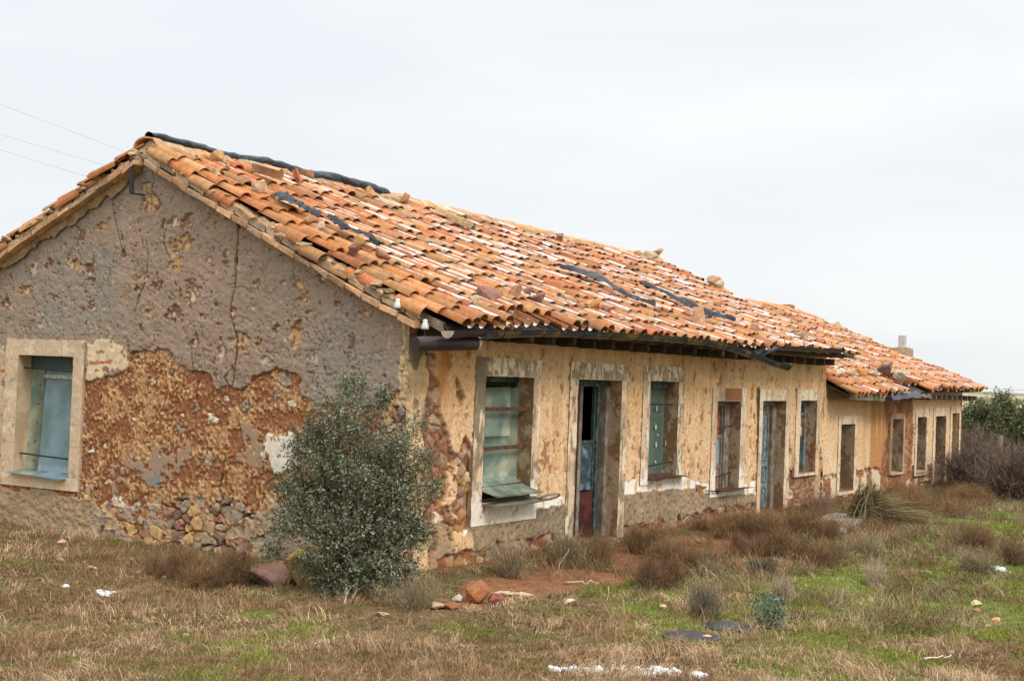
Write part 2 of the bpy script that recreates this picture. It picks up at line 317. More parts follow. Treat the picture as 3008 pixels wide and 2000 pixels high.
def front_paint(x, z):
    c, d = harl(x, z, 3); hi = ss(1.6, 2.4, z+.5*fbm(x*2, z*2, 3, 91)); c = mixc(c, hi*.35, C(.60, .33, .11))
    c = mixc(c, ss(.62, .72, fbm(x*9, z*4, 3, 12))*.35*ss(1.6, .6, z), C(.85, .72, .52))
    pk = ss(.70, .76, fbm(x*15, z*9, 4, 16)+.10*ss(1.7, .6, z)); c = mixc(c, pk*.8, C(.33, .17, .08)); d = d-.01*pk; pk = ss(.72, .78, fbm(x*8+3, z*3, 4, 17)+.06*ss(1.9, .6, z)); c = mixc(c, pk*.7, C(.50, .28, .13))
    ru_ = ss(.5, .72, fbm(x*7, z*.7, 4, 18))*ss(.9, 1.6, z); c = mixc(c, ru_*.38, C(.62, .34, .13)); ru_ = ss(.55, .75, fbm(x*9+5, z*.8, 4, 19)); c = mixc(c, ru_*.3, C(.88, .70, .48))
    # pits where the coat has flaked
    pt = ss(.70, .73, fbm(x*7, z*5, 4, 15)); c = mixc(c, pt*.85, C(.36, .16, .06)); d = d-.012*pt
    # rust streaks running down near the corner
    st = ss(.16, .02, abs(x-.62-.05*np.sin(z*3)))*ss(.35, .6, fbm(x*14, z*1.2, 3, 21)+.15); c = mixc(c, st*.85, C(.56, .22, .055))
    st = ss(.10, .02, abs(x-1.02))*ss(2.1, 2.6, z+.3*fbm(x*20, z*2, 2, 8)); c = mixc(c, st*.4, C(.55, .25, .08))
    # cement dado and white strip above it
    def band(pts):
        xs, zs = zip(*[FP(*p) for p in pts]); return np.interp(x, xs, zs, left=-9, right=-9)
    dt = band([(1075, 1195), (1180, 1180), (1290, 1160), (1310, 1158), (1430, 1138), (1500, 1128), (1597, 1122), (1640, 1140), (1745, 1135), (1800, 1150)])
    wt = band([(1060, 1190), (1105, 1170), (1200, 1168), (1225, 1148), (1290, 1140), (1310, 1135), (1430, 1108), (1560, 1085), (1600, 1108), (1700, 1110), (1745, 1105), (1800, 1150)])
    w = .07*(fbm(x*6, z*6, 4, 23)-.5)
    m = ss(.008, -.008, z-wt-w*1.6)*(x < 10.4); c = mixc(c, m, C(.93, .86, .74)); c = mixc(c, m*ss(.60, .72, fbm(x*9, z*6, 4, 24)), C(.70, .48, .26)); d = d*(1-m)+m*.014
    m = ss(.008, -.008, z-dt-w)*(x < 10.4); r = abs(fbm(x*11, z*11, 4, 25)-.5)
    dc = mixc(np.tile(DADO, (len(x), 1)), ss(.4, .65, fbm(x*2.5, z*2.5, 4, 26)), C(.30, .225, .14)); dc = mixc(dc, ss(.03, .0, r)*.6, C(.15, .10, .06)); dc = mixc(dc, ss(.62, .72, fbm(x*26, z*22, 3, 28))*.7, C(.16, .11, .065)); dc = mixc(dc, ss(.66, .74, fbm(x*20, z*16, 3, 29))*.6, C(.52, .40, .26))
    c = c*(1-m[:, None])+dc*m[:, None]; d = d*(1-m)+m*(.02+.016*(fbm(x*9, z*9, 4, 27)-.5)+.03*(fbm(x*18, z*20, 3, 127)-.5)-.010*ss(.03, 0, r))
    # clay and stone laid bare
    sm, sc_, idd, f1 = stones(x, z, .15, 31)
    cl = np.tile(CLAY, (len(x), 1))*(.45+1.1*fbm(x*17, z*17, 4, 32))[:, None]; cl = mixc(cl, ss(.42, .6, fbm(x*5, z*5, 3, 33))*.7, C(.23, .11, .065)); cl = mixc(cl, ss(.60, .68, fbm(x*16, z*16, 3, 34))*.6, C(.55, .36, .2))
    bare = cl*(1-sm[:, None]*.9)+sc_*sm[:, None]*.9; bd = -.04+.04*sm*(1-f1)+.03*(fbm(x*12, z*12, 3, 35)-.5)
    polys = [([(975, 815), (1003, 815), (1000, 860), (1012, 910), (1014, 960), (1030, 1000), (1045, 1040), (1090, 1060), (1092, 1130), (1085, 1190), (1068, 1230), (1092, 1290), (1060, 1345), (990, 1370), (985, 1260), (975, 1200), (970, 950), (985, 880)], .05),
             ([(1048, 868), (1056, 880), (1068, 915), (1060, 935), (1048, 910)], .02), ([(1068, 1000), (1092, 1040), (1085, 1100), (1050, 1060), (1060, 1020)], .03),
             ([(1600, 1118), (1625, 1122), (1612, 1150), (1600, 1140)], .04), ([(1560, 1185), (1700, 1165), (1700, 1215), (1560, 1225)], .13),
             ([(1740, 893), (1748, 893), (1745, 1000), (1748, 1130), (1738, 1130), (1741, 1000)], .02), ([(1829, 895), (1836, 896), (1835, 990), (1838, 1080), (1828, 1080), (1832, 980)], .02),
             ([(1806, 975), (1815, 975), (1820, 1040), (1811, 1085), (1807, 1030)], .03), ([(1812, 1085), (1838, 1075), (1875, 1085), (1888, 1030), (1896, 1100), (1920, 1110), (1925, 1150), (1870, 1190), (1815, 1140)], .10)]
    for P, ww in polys:
        m, dd = peel(x, z, [FP(*p) for p in P], ww, 8, 3); c = c*(1-m[:, None])+bare*m[:, None]; d = d*(1-m)+bd*m
        ed = ss(.012, 0, abs(dd))*(1-m); c = mixc(c, ed*.35, C(.30, .14, .06))
    # tongues of old coat still standing inside the bare corner
    for P, co in [([(1030, 1062), (1055, 1070), (1048, 1130), (1040, 1172), (1022, 1165), (1028, 1110)], HARL), ([(1068, 1100), (1082, 1080), (1078, 1120), (1060, 1130)], CREAM), ([(1000, 1180), (1018, 1195), (1008, 1240), (990, 1230)], CREAM),
                  ([(1040, 1222), (1085, 1225), (1098, 1290), (1068, 1310), (1075, 1270), (1045, 1275)], C(.80, .55, .27)), ([(1040, 1180), (1055, 1180), (1055, 1200), (1042, 1200)], CREAM), ([(1015, 1200), (1040, 1260), (1040, 1330), (990, 1330), (985, 1230)], DADO),
                  ([(938, 740), (972, 740), (978, 830), (965, 905), (938, 925)], C(.62, .45, .25))]:
        m, dd = peel(x, z, [FP(*p) for p in P], .07, 11, 5); m = m*ss(.34, .42, fbm(x*14, z*12, 4, 68)); c = mixc(c, m*.97, co); c = mixc(c, m*ss(.5, .7, fbm(x*16, z*10, 4, 69))*.6, C(.50, .30, .15)); d = d*(1-m)+m*(.012+.01*fbm(x*20, z*20, 3, 7))
    m, _ = peel(x, z, [FP(*p) for p in [(938, 740), (972, 740), (974, 800), (955, 850), (938, 840)]], .05, 12, 6); c = mixc(c, m, C(.20, .165, .105))
    # low ragged foot of the wall
    ft = ss(.01, -.01, z-.16-.25*(fbm(x*3.4, z*1, 3, 51)-.35))*ss(.55, .5, fbm(x*4, z*4, 3, 52)); c = c*(1-ft[:, None])+bare*ft[:, None]; d = d*(1-ft)+(bd+.01)*ft
    return c, d
def wing_paint(x, z):
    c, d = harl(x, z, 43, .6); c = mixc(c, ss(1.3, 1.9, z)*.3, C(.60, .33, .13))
    c = mixc(c, ss(.5, .62, fbm(x*5, z*2, 3, 45))*.55*ss(1.4, .5, z), C(.82, .68, .46))
    m = ss(16.0, 16.1, x)*ss(17.45, 17.3, x)*ss(.2, .42, fbm(x*9, z*.7, 3, 46)+.12); c = mixc(c, m*.9, C(.52, .235, .075))
    m = ss(15.45, 15.6, x)*ss(16.1, 16.0, x)*ss(.4, .6, fbm(x*9, z*.9, 3, 47)); c = mixc(c, m*.5, C(.60, .33, .13))
    sm, sc_, idd, f1 = stones(x, z, .17, 53); cl = np.tile(C(.36, .17, .08), (len(x), 1))*(.65+.7*fbm(x*13, z*13, 4, 54))[:, None]
    bare = cl*(1-sm[:, None]*.7)+sc_*C(1, .8, .7)*sm[:, None]*.7; bd = -.03+.03*sm*(1-f1)
    z0 = .50+.22*(fbm(x*2.6, z*0, 3, 55)-.5)+.1*(fbm(x*9, z*7, 3, 56)-.5); m = ss(.01, -.01, z-z0); c = c*(1-m[:, None])+bare*m[:, None]; d = d*(1-m)+bd*m
    m = ss(.52, .56, fbm(x*6, z*3.5, 4, 57))*ss(.55, .45, z); c = mixc(c, m, CREAM*.9); d = d*(1-m)+m*.012
    for P, ww in [([(2033, 905), (2100, 912), (2104, 1000), (2098, 1090), (2085, 1120), (2025, 1135), (2030, 1040), (2040, 1000)], .09), ([(2112, 1110), (2140, 1105), (2138, 1085), (2145, 1120)], .05), ([(2182, 1040), (2188, 1050), (2186, 1110), (2180, 1090)], .05)]:
        m, _ = peel(x, z, [FP(*p) for p in P], ww, 7, 9); c = c*(1-m[:, None])+bare*m[:, None]; d = d*(1-m)+bd*m
    m = ss(23.30, 23.42, x+.15*(fbm(x*6, z*6, 3, 58)-.5)); c = c*(1-m[:, None])+bare*m[:, None]
    return c, d
SPOTS = [(238, 523, 11, 5), (190, 545, 14, 4), (352, 467, 11, 5), (340, 437, 10, 5), (345, 430, 8, 0), (405, 514, 10, 3), (432, 516, 13, 2), (410, 590, 20, 5), (425, 560, 11, 5), (447, 672, 22, 2), (115, 612, 14, 4), (170, 607, 14, 5), (85, 616, 10, 3),
         (215, 625, 13, 4), (333, 640, 9, 5), (320, 660, 8, 4), (525, 585, 11, 2), (405, 720, 9, 4), (215, 700, 9, 4), (160, 665, 8, 3), (60, 670, 11, 5), (690, 655, 9, 5), (682, 773, 15, 5), (700, 690, 7, 5), (715, 720, 6, 5), (655, 655, 6, 4),
         (560, 785, 13, 5), (515, 810, 12, 3), (600, 800, 10, 5), (615, 830, 9, 3), (725, 823, 9, 3), (640, 760, 8, 4), (455, 790, 8, 4), (330, 760, 8, 4), (540, 715, 6, 5), (470, 730, 6, 3), (380, 520, 6, 4), (290, 585, 7, 4), (255, 510, 5, 3), (130, 690, 6, 3),
         (285, 545, 6, 4), (590, 655, 7, 5), (745, 645, 6, 3), (485, 600, 6, 5), (370, 660, 9, 4), (500, 700, 6, 4), (815, 790, 7, 4), (840, 720, 5, 5), (780, 700, 5, 4), (865, 650, 5, 4), (20, 700, 8, 4), (30, 640, 6, 5), (100, 740, 6, 3), (345, 720, 6, 5)]
CRACKS = [([(553, 500), (552, 545), (545, 600), (547, 645), (538, 690), (533, 720), (548, 780), (545, 840), (538, 885)], .011), ([(553, 495), (555, 520)], .035), ([(548, 580), (547, 610)], .024), ([(248, 415), (262, 460), (266, 500), (275, 530), (285, 575), (280, 600)], .005),
          ([(350, 385), (360, 415), (352, 440), (370, 460), (365, 490)], .005), ([(340, 555), (345, 590), (342, 640)], .005), ([(385, 510), (380, 560), (395, 600)], .004), ([(486, 420), (485, 460)], .008), ([(340, 650), (320, 690), (315, 720)], .007),
          ([(368, 800), (366, 835)], .006), ([(545, 835), (520, 870), (530, 890)], .006), ([(445, 800), (447, 850)], .005)]
def gable_paint(y, z):
    c = np.tile(GREY, (len(y), 1)); n = fbm(y*1.1, z*1.4, 4, 3); c = mixc(c, ss(.42, .62, n), GREYB); c = mixc(c, ss(.52, .7, fbm(y*2.2, z*2.2, 4, 4))*.5, C(.40, .285, .22)); c = mixc(c, ss(.56, .68, fbm(y*.9+5, z*1.2, 3, 6))*.5, C(.42, .30, .19))
    r = abs(fbm(y*8, z*8.5, 4, 5)-.5); r2 = abs(fbm(y*17, z*20, 3, 8)-.5); gro = ss(.024, .0, r)*ss(.47, .56, fbm(y*4, z*4, 3, 9)); g2 = ss(.03, .0, r2)*ss(.44, .54, fbm(y*6, z*6, 3, 10))
    c = mixc(c, gro*.45, C(.17, .115, .08)); c = mixc(c, g2*.5, C(.15, .10, .07))
    d = .03+.022*(fbm(y*5, z*6, 3, 11)-.5)+.016*(fbm(y*19, z*23, 3, 111)-.5)-.014*gro-.013*g2
    fl = ss(.775, .80, fbm(y*21, z*15, 3, 112)); c = mixc(c, fl*.8, C(.56, .38, .2)); fl2 = ss(.775, .80, fbm(y*20+7, z*14, 3, 113)); c = mixc(c, fl2*.9, C(.24, .11, .06)); d = d-.014*(fl+fl2); c = mixc(c, ss(.80, .83, fbm(y*24+3, z*22, 3, 114))*.8, C(.66, .55, .4))
    # second coat: clay speckled with ochre pebbledash, stones showing through
    a = fbm(y*40, z*30, 3, 12); b = fbm(y*4, z*4.5, 5, 13); cl = np.tile(CLAY, (len(y), 1))*(.75+.5*fbm(y*24, z*24, 3, 14))[:, None]
    mh = ss(.44, .54, a*.42+b*.72-.075); u = mixc(cl, mh*.8, C(.52, .305, .145)); u = mixc(u, ss(.54, .64, fbm(y*42, z*36, 3, 15))*.75*(.3+.7*mh), C(.74, .48, .25)); u = mixc(u, ss(.54, .64, fbm(y*38, z*30, 3, 16))*.7, C(.30, .11, .04))
    ud = -.004+.014*mh+.03*(a-.5)
    f1, f2, idd = worley(y/.16+1.1*(fbm(y*9, z*9, 4, 17)-.5), z/.15+1.1*(fbm(y*9, z*9, 4, 18)-.5), 19); has = (_h((idd*1e6).astype(np.int64), 1, 1, 1) > .80)
    rr = .14+.34*_h((idd*1e6).astype(np.int64), 2, 1, 1); sm = ss(0, -.05, f1-rr)*has; halo = ss(.16, .02, f1-rr)*has
    k = (idd*997).astype(int) % 6; sc_ = np.stack([C(.66, .55, .38), C(.36, .29, .21), C(.58, .42, .24), C(.72, .62, .47), C(.24, .17, .13), C(.50, .38, .26)])[k]*(.7+.6*fbm(y*20, z*20, 3, 20))[:, None]
    u = mixc(u, halo*.7, CLAY*.8); u = u*(1-sm[:, None])+sc_*sm[:, None]; ud = ud-.014*halo+.022*sm
    for P in [[(420, 990), (440, 1000), (450, 1060), (425, 1050)], [(345, 1010), (380, 1010), (385, 1080), (365, 1090)], [(560, 980), (600, 990), (600, 1060), (550, 1060)], [(300, 1060), (360, 1065), (350, 1110), (320, 1090)], [(335, 1080), (375, 1090), (370, 1140), (345, 1120)], [(265, 1095), (285, 1095), (285, 1130), (268, 1130)], [(620, 1010), (600, 990), (585, 1030), (600, 1060)], [(390, 1020), (408, 1010), (410, 1060), (395, 1060)]]:
        m, _ = peel(y, z, [GP(*p) for p in P], .22, 9, 11); m = m*ss(.36, .42, fbm(y*13, z*13, 3, 66)); u = mixc(u, m, C(.37, .255, .17)); ud = ud*(1-m)+m*.014
    m, _ = peel(y, z, [GP(*p) for p in [(340, 1100), (372, 1095), (370, 1125), (345, 1120)]], .04, 9, 12); u = mixc(u, m, C(.27, .25, .22))
    # boundary of the grey coat
    B = [(-200, 1110), (0, 1108), (14, 1050), (14, 830), (205, 865), (290, 862), (300, 815), (365, 805), (400, 812), (440, 850), (480, 862), (492, 885), (515, 893), (540, 888), (560, 890), (590, 868), (640, 852), (688, 862), (700, 905), (735, 925), (780, 935), (850, 940), (905, 925), (925, 900), (930, 850), (932, 745), (932, 700), (320, 250), (-400, 600)]
    mg, dg = peel(y, z, [GP(*p) for p in B], .075, 7, 13, .005)
    edge = ss(.03, 0, dg)*(1-mg); u = mixc(u, edge*.7, C(.30, .10, .035)); ud = ud-.012*edge
    c = u*(1-mg[:, None])+c*mg[:, None]; d = ud*(1-mg)+d*mg
    # spots where the grey coat has fallen off a stone
    w1 = fbm(y*17, z*17, 3, 21)-.5
    for i_, (pu, pv, pr, k) in enumerate(SPOTS):
        cy, cz_ = GP(pu, pv); r0 = pr*.0078; near = (abs(y-cy) < .3) & (abs(z-cz_) < .3)
        if not near.any(): continue
        yy = y[near]; zz = z[near]; dd = np.hypot((yy-cy)*(1+.4*math.sin(i_*2.1)), (zz-cz_)*(1+.4*math.cos(i_*1.3)))-r0*.85+w1[near]*r0*2.2
        m = ss(.004, -.004, dd); hal = ss(.012, 0, abs(dd+.008)); q = c[near]; sc2 = STONEC[k]*(1.15 if k in (0, 3, 5) else .8)*(.65+.7*fbm(yy*26, zz*26, 3, i_))[:, None]
        q = q*(1-m[:, None])+sc2*m[:, None]; q = mixc(q, m*ss(.5, .6, fbm(yy*22, zz*22, 3, i_+9)), C(.26, .125, .06)); q = mixc(q, m*ss(.58, .66, fbm(yy*26, zz*26, 3, i_+19)), C(.62, .5, .36)); q = mixc(q, hal*m*.7, C(.22, .11, .05)); c[near] = q; d[near] = d[near]*(1-m)+m*(-.002+.012*fbm(yy*14, zz*14, 2, i_))
    # brown cement foot under the window, and to the right behind the shrub
    F1 = [(-300, 1090), (0, 1120), (12, 1122), (190, 1145), (215, 1150), (235, 1190), (225, 1340), (-300, 1340)]; F2 = [(560, 1262), (580, 1215), (600, 1180), (640, 1165), (700, 1170), (830, 1200), (860, 1380), (560, 1340)]; F3 = [(215, 1175), (300, 1160), (360, 1165), (400, 1185), (390, 1340), (215, 1340)]
    for P, co, lo in ((F1, DADO, 1), (F2, C(.35, .26, .175), 1), (F3, C(.40, .30, .22), .8)):
        m, _ = peel(y, z, [GP(*p) for p in P], .08, 6, 14); rg = abs(fbm(y*8, z*8, 4, 24)-.5); q = np.tile(co, (len(y), 1))*(.8+.4*fbm(y*4, z*4, 4, 25))[:, None]; q = mixc(q, ss(.02, 0, rg)*.5, C(.20, .13, .07))
        if lo < 1: m = m*ss(.58, .5, fbm(y*6, z*6, 3, 26))
        c = c*(1-m[:, None])+q*m[:, None]; d = d*(1-m)+m*(.028+.03*(fbm(y*7, z*7, 4, 27)-.5)+.035*(fbm(y*16, z*20, 3, 127)-.5)-.012*ss(.03, 0, rg))
    # rubble masonry laid bare at the foot
    S1 = [(372, 1150), (440, 1135), (470, 1152), (520, 1142), (560, 1160), (600, 1190), (620, 1262), (600, 1340), (430, 1340), (380, 1330), (365, 1210)]; S2 = [(225, 1185), (250, 1150), (300, 1190), (385, 1200), (380, 1270), (225, 1255)]
    f1, f2, idd = worley(y/.15+.8*(fbm(y*9, z*9, 4, 28)-.5), z/.125+.8*(fbm(y*9, z*9, 4, 29)-.5), 37); sm = ss(.08, .16, f2-f1); k = (idd*997).astype(int) % 6
    sc_ = np.stack([C(.46, .37, .25), C(.36, .28, .19), C(.38, .20, .13), C(.58, .36, .16), C(.26, .17, .12), C(.50, .33, .19)])[k]*(.5+1.*fbm(y*24, z*24, 4, 30))[:, None]
    q = sc_*sm[:, None]+(CLAY*.75*(.6+.8*fbm(y*20, z*20, 3, 31))[:, None])*(1-sm[:, None]); qd = -.085+.08*sm+.05*(idd-.5)*sm+.02*fbm(y*22, z*22, 3, 29)
    m, dd = peel(y, z, [GP(*p) for p in S1], .17, 7, 15); m = m*np.maximum(sm, ss(.42, .5, fbm(y*4, z*4, 3, 64))); c = c*(1-m[:, None])+q*m[:, None]; d = d*(1-m)+qd*m
    m, dd = peel(y, z, [GP(*p) for p in S2], .12, 6, 16); m = m*sm*ss(.3, .4, idd); c = c*(1-m[:, None])+sc_*m[:, None]; d = d*(1-m)+m*.02
    # cream lime patches
    for P, co in (([(198, 784), (262, 786), (296, 805), (300, 850), (262, 862), (240, 868), (205, 862)], C(.74, .58, .37)), ([(622, 1000), (645, 992), (680, 1002), (690, 1030), (700, 1060), (670, 1078), (640, 1090), (612, 1062), (618, 1035)], C(.80, .72, .58)), ([(0, 790), (16, 790), (18, 1110), (-50, 1110), (-50, 850), (0, 845)], C(.58, .42, .26))):
        m, dd = peel(y, z, [GP(*p) for p in P], .12, 9, 17); q = np.tile(co, (len(y), 1))*(.72+.5*fbm(y*16, z*16, 4, 33))[:, None]; q = mixc(q, ss(.64, .7, fbm(y*18, z*18, 4, 36)), CLAY*1.4); c = c*(1-m[:, None])+q*m[:, None]; d = d*(1-m)+m*(.032+.012*fbm(y*9, z*9, 3, 34))
    m, _ = peel(y, z, [GP(*p) for p in [(210, 832), (262, 830), (262, 837), (212, 840)]], .012, 20, 18); c = mixc(c, m, C(.46, .17, .07)); m, _ = peel(y, z, [GP(*p) for p in [(240, 845), (258, 843), (256, 858), (242, 856)]], .02, 20, 19); c = mixc(c, m, C(.36, .17, .12))
    # strip of corner plaster
    P = [(930, 738), (945, 738), (948, 930), (925, 945), (915, 920), (928, 880), (921, 860), (926, 820), (934, 790)]; m, _ = peel(y, z, [GP(*p) for p in P], .03, 12, 20); c = mixc(c, m, C(.66, .48, .27))
    P = [(905, 930), (960, 920), (975, 1380), (880, 1330), (870, 1010)]; m, _ = peel(y, z, [GP(*p) for p in P], .1, 6, 21); q = np.stack([C(.33, .2, .16), C(.28, .2, .17), C(.40, .2, .11), C(.5, .36, .22), C(.27, .15, .13), C(.36, .22, .15)])[k]*(.7+.6*fbm(y*20, z*20, 3, 36))[:, None]; q = mixc(q, 1-sm, CLAY*.9); c = c*(1-m[:, None])+q*m[:, None]; d = d*(1-m)+m*(-.02+.04*sm)
    for P, w in CRACKS:
        dd = linedist(y, z, [GP(*p) for p in P])+.016*(fbm(y*24, z*24, 3, 38)-.5); m = ss(w+.003, w*.4, dd); c = mixc(c, m*.9, C(.13, .06, .03)); d = d-.035*m
    for P, w in (([(520, 1050), (512, 1090), (505, 1120), (512, 1150)], .012), ([(600, 800), (500, 1140)], .0), ([(455, 880), (453, 920)], .012)):
        if w: dd = linedist(y, z, [GP(*p) for p in P])+.03*(fbm(y*14, z*14, 3, 39)-.5); m = ss(w+.008, w*.2, dd); c = mixc(c, m*.9, C(.15, .06, .03)); d = d-.035*m
    return c, d

OPEN = [  # kind, opening (s0,s1,z0,z1), surround outer (s0,s1,z0,z1)
    ('w1', (1.48, 2.55, .70, 2.11), (1.27, 2.72, .45, 2.32)), ('d2', (3.66, 4.88, -.05, 2.11), (3.45, 5.06, -.1, 2.32)), ('w3', (5.76, 6.70, .76, 2.12), (5.53, 6.90, .70, 2.33)),
    ('w4', (8.15, 9.10, .47, 1.85), (7.95, 9.32, .40, 2.05)), ('d5', (10.05, 11.13, -.05, 1.86), (9.90, 11.35, -.1, 2.05)), ('w6', (11.87, 12.72, .60, 1.87), (11.65, 12.91, .55, 2.06))]
OPEN2 = [('w7', (14.16, 15.0, .16, 1.43), (14.0, 15.14, .1, 1.59)), ('w8', (17.56, 18.37, .38, 1.50), (17.4, 18.5, .35, 1.62)), ('w9', (19.49, 20.23, .34, 1.53), (19.33, 20.41, .24, 1.71)),
         ('d10', (21.04, 21.97, -.05, 1.54), (20.84, 22.13, -.1, 1.73)), ('w11', (22.57, 23.24, .26, 1.60), (22.37, 23.38, .15, 1.77))]
GW = ('g', (4.84, 5.80, .70, 2.15), (4.66, 6.03, .55, 2.35))
def YG(u, v, d): return on(u, v, 0, d)[1]
def hole(o, i=.03): a, b = o[1], o[2]; return [b[0]+i, b[1]-i, max(b[2]+i, -.35), b[3]-i]
cottage = thing('cottage', (0, 0, 0), 'long derelict stone cottage with grey gable, ochre pebbledash front and orange tile roof', 'house')
wing = thing('wing', (13.2, 0, 0), 'lower far wing of the derelict house with narrow openings and its own sagging tile roof', 'house')
wing.location = (0, 0, 0)
wall_grid('gable_wall', 'x', 0, -.02, 7.4, top_gable, [hole(GW)], .0105, gable_paint, cottage)
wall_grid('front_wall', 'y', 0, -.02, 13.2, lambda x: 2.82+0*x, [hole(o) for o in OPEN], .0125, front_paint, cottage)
wall_grid('front_wall', 'y', 0.004, 13.2, 23.52, lambda x: 2.14+0*x, [hole(o) for o in OPEN2], .016, wing_paint, wing)
plain = mat('plain_render', (.55, .36, .17), n=(3, .2), n2=(40, .25), bump=(50, .8, .02))
mb = MB(); box(mb, (0, 7.4, -.3), (13.2, 7.6, 2.6)); mb.build('back_wall', plain, cottage)
def gable_end(x, h0, h1, a, b, parent, name):
    V = [(x, a, -.3), (x, b, -.3), (x, b, h0), (x, 3.73, h1), (x, a, h0)]; V += [(x-.3, p[1], p[2]) for p in V]
    F = [(0, 1, 2, 3, 4), (9, 8, 7, 6, 5)]+[(i, (i+1) % 5, 5+(i+1) % 5, 5+i) for i in range(5)]
    mesh(name, V, F, plain, parent, False)
gable_end(13.19, 2.6, 4.38, .02, 7.4, cottage, 'end_wall'); gable_end(23.50, 2.0, 3.7, .02, 7.4, wing, 'end_wall')
mb = MB(); box(mb, (13.2, 7.4, -.3), (23.5, 7.6, 2.0)); mb.build('back_wall', plain, wing)

# ------------------------------------------------------------------ surrounds with their reveals
def patch(s0, s1, t0, t1, fn, step=.016):
    ns = max(2, int((s1-s0)/step)+1); ntt = max(2, int((t1-t0)/step)+1); s, t = np.meshgrid(np.linspace(s0, s1, ns), np.linspace(t0, t1, ntt), indexing='ij'); s = s.ravel(); t = t.ravel()
    V, c = fn(s, t); i, j = np.meshgrid(np.arange(ns-1), np.arange(ntt-1), indexing='ij'); a = (i*ntt+j).ravel()
    return V, np.stack([a, a+ntt, a+ntt+1, a+1], 1), c
def surround(o, ax, val, parent, name, bandc, revc, depth=.24, proud=.032):
    k, (a0, a1, b0, b1), (A0, A1, B0, B1) = o
    P = lambda s, t, d: np.stack([s, val-d, t], 1) if ax == 'y' else np.stack([val-d, s, t], 1)
    parts = []
    def front(s, t):
        c, dd = bandc(s, t, o); return P(s, t, proud+dd), c
    for r in ((A0, a0, B0, B1), (a1, A1, B0, B1), (a0, a1, b1, B1), (a0, a1, B0, b0)):
        if r[1]-r[0] > .01 and r[3]-r[2] > .01: parts.append(patch(*r, front))
    rv = lambda q: (lambda s, t: (P(np.full(s.shape, q), t, -s+.003*np.sin(t*40)), revc(s, t, q)))
    for q in (a0, a1): parts.append(patch(-proud, depth, b0, b1, rv(q)))
    rh = lambda q: (lambda s, t: (P(t, np.full(s.shape, q), -s), revc(s, t, q)))
    for q in (b0, b1): parts.append(patch(-proud, depth, a0, a1, rh(q)))
    for q in (A0, A1): parts.append(patch(-proud, .02, B0, B1, lambda s, t, q=q: (P(np.full(s.shape, q), t, -s), revc(s, t, q)), .05))
    parts.append(patch(-proud, .02, A0, A1, lambda s, t: (P(t, np.full(s.shape, B1), -s), revc(s, t, 0)), .05))
    V = np.concatenate([p[0] for p in parts]); c = np.concatenate([p[2] for p in parts]); F = []; n = 0
    for p in parts: F.append(p[1]+n); n += len(p[0])
    return mesh(name, V, [np.concatenate(F)], wallm, parent, False, {'col': c})
def band_front(s, t, o):
    k, a, A = o; top = t > a[3]; w = fbm(s*13, t*8, 4, 71)-.5; kk = int(a[0]*10)
    c = np.tile(C(.70, .51, .35), (len(s), 1)); c = mixc(c, ss(.45, .62, fbm(s*5, t*3, 4, 72+kk)), C(.54, .39, .26)); c = mixc(c, ss(.6, .66, fbm(s*7, t*4, 4, 74+kk))*.8, C(.82, .56, .32))
    cr_ = ss(.47, .52, fbm(s*14, t*7, 4, 73+kk)); cr2 = ss(.50, .54, fbm(s*16+4, t*7, 4, 75+kk))
    if k in ('w1', 'd2', 'w3'):
        c[top] = mixc(mixc(np.tile(C(.36, .27, .17), (top.sum(), 1)), ss(.42, .47, fbm(s*14, t*7, 4, 73+kk))[top], C(.84, .70, .47)), cr2[top]*.8, C(.45, .33, .23))
        if k == 'w1': m = ss(.35, .25, s-A[0]-.0+w*.3)*ss(1.55, 1.75, t+w*.4); c = mixc(c, m, C(.24, .195, .125))
        side = ~top; c[side] = mixc(c[side], (cr_*ss(.5, .58, fbm(s*9, t*3, 3, 79)))[side], C(.30, .24, .16)); c[side] = mixc(c[side], (ss(.58, .62, fbm(s*10, t*3, 3, 80+kk))*.9)[side], C(.84, .72, .52))
    elif k in ('w7', 'w9', 'd10', 'w11'): c = mixc(c*1.15, cr_*.5, C(.82, .72, .55))
    elif k == 'w8': c = mixc(c*C(.62, .5, .42), ss(A[1]-.12, A[1]-.05, s)*.8, C(.6, .46, .3))
    else:
        c = mixc(c, ss(.55, .6, fbm(s*9, t*2.5, 3, 81+kk))*.9, C(.78, .68, .5)); 
        if k == 'w4': m = top*ss(a[0]+.25, a[0]+.3, s+w*.05)*ss(a[1]+.05, a[1], s); c = mixc(c, m, C(.36, .155, .075))
    low = ss(.95, .7, t+w*.7)*(k in ('w1', 'w3', 'w4')); c = mixc(c, low*(~top)*.85, C(.90, .82, .68))
    c = mixc(c, ss(.70, .74, fbm(s*18, t*15, 3, 83+kk))*.8, C(.28, .16, .08))
    return c*(.85+.3*fbm(s*50, t*50, 2, 85))[:, None], .006*(fbm(s*18, t*10, 3, 86)-.5)*2
def rev_front(s, t, q):
    kk = int(abs(q)*7) % 50; z = t if True else q
    c = np.tile(C(.40, .28, .175), (len(s), 1)); c = mixc(c, ss(.44, .50, fbm(s*5+q, t*3.4, 5, 91+kk, .6)), C(.25, .155, .08)); c = mixc(c, ss(.57, .60, fbm(s*9+q*2, t*6, 5, 93+kk, .6)), C(.44, .33, .24)); c = mixc(c, ss(.70, .74, fbm(s*12+q, t*9, 3, 95+kk)), C(.50, .32, .14)); return c*(.75+.5*fbm(s*40, t*40, 3, 97))[:, None]
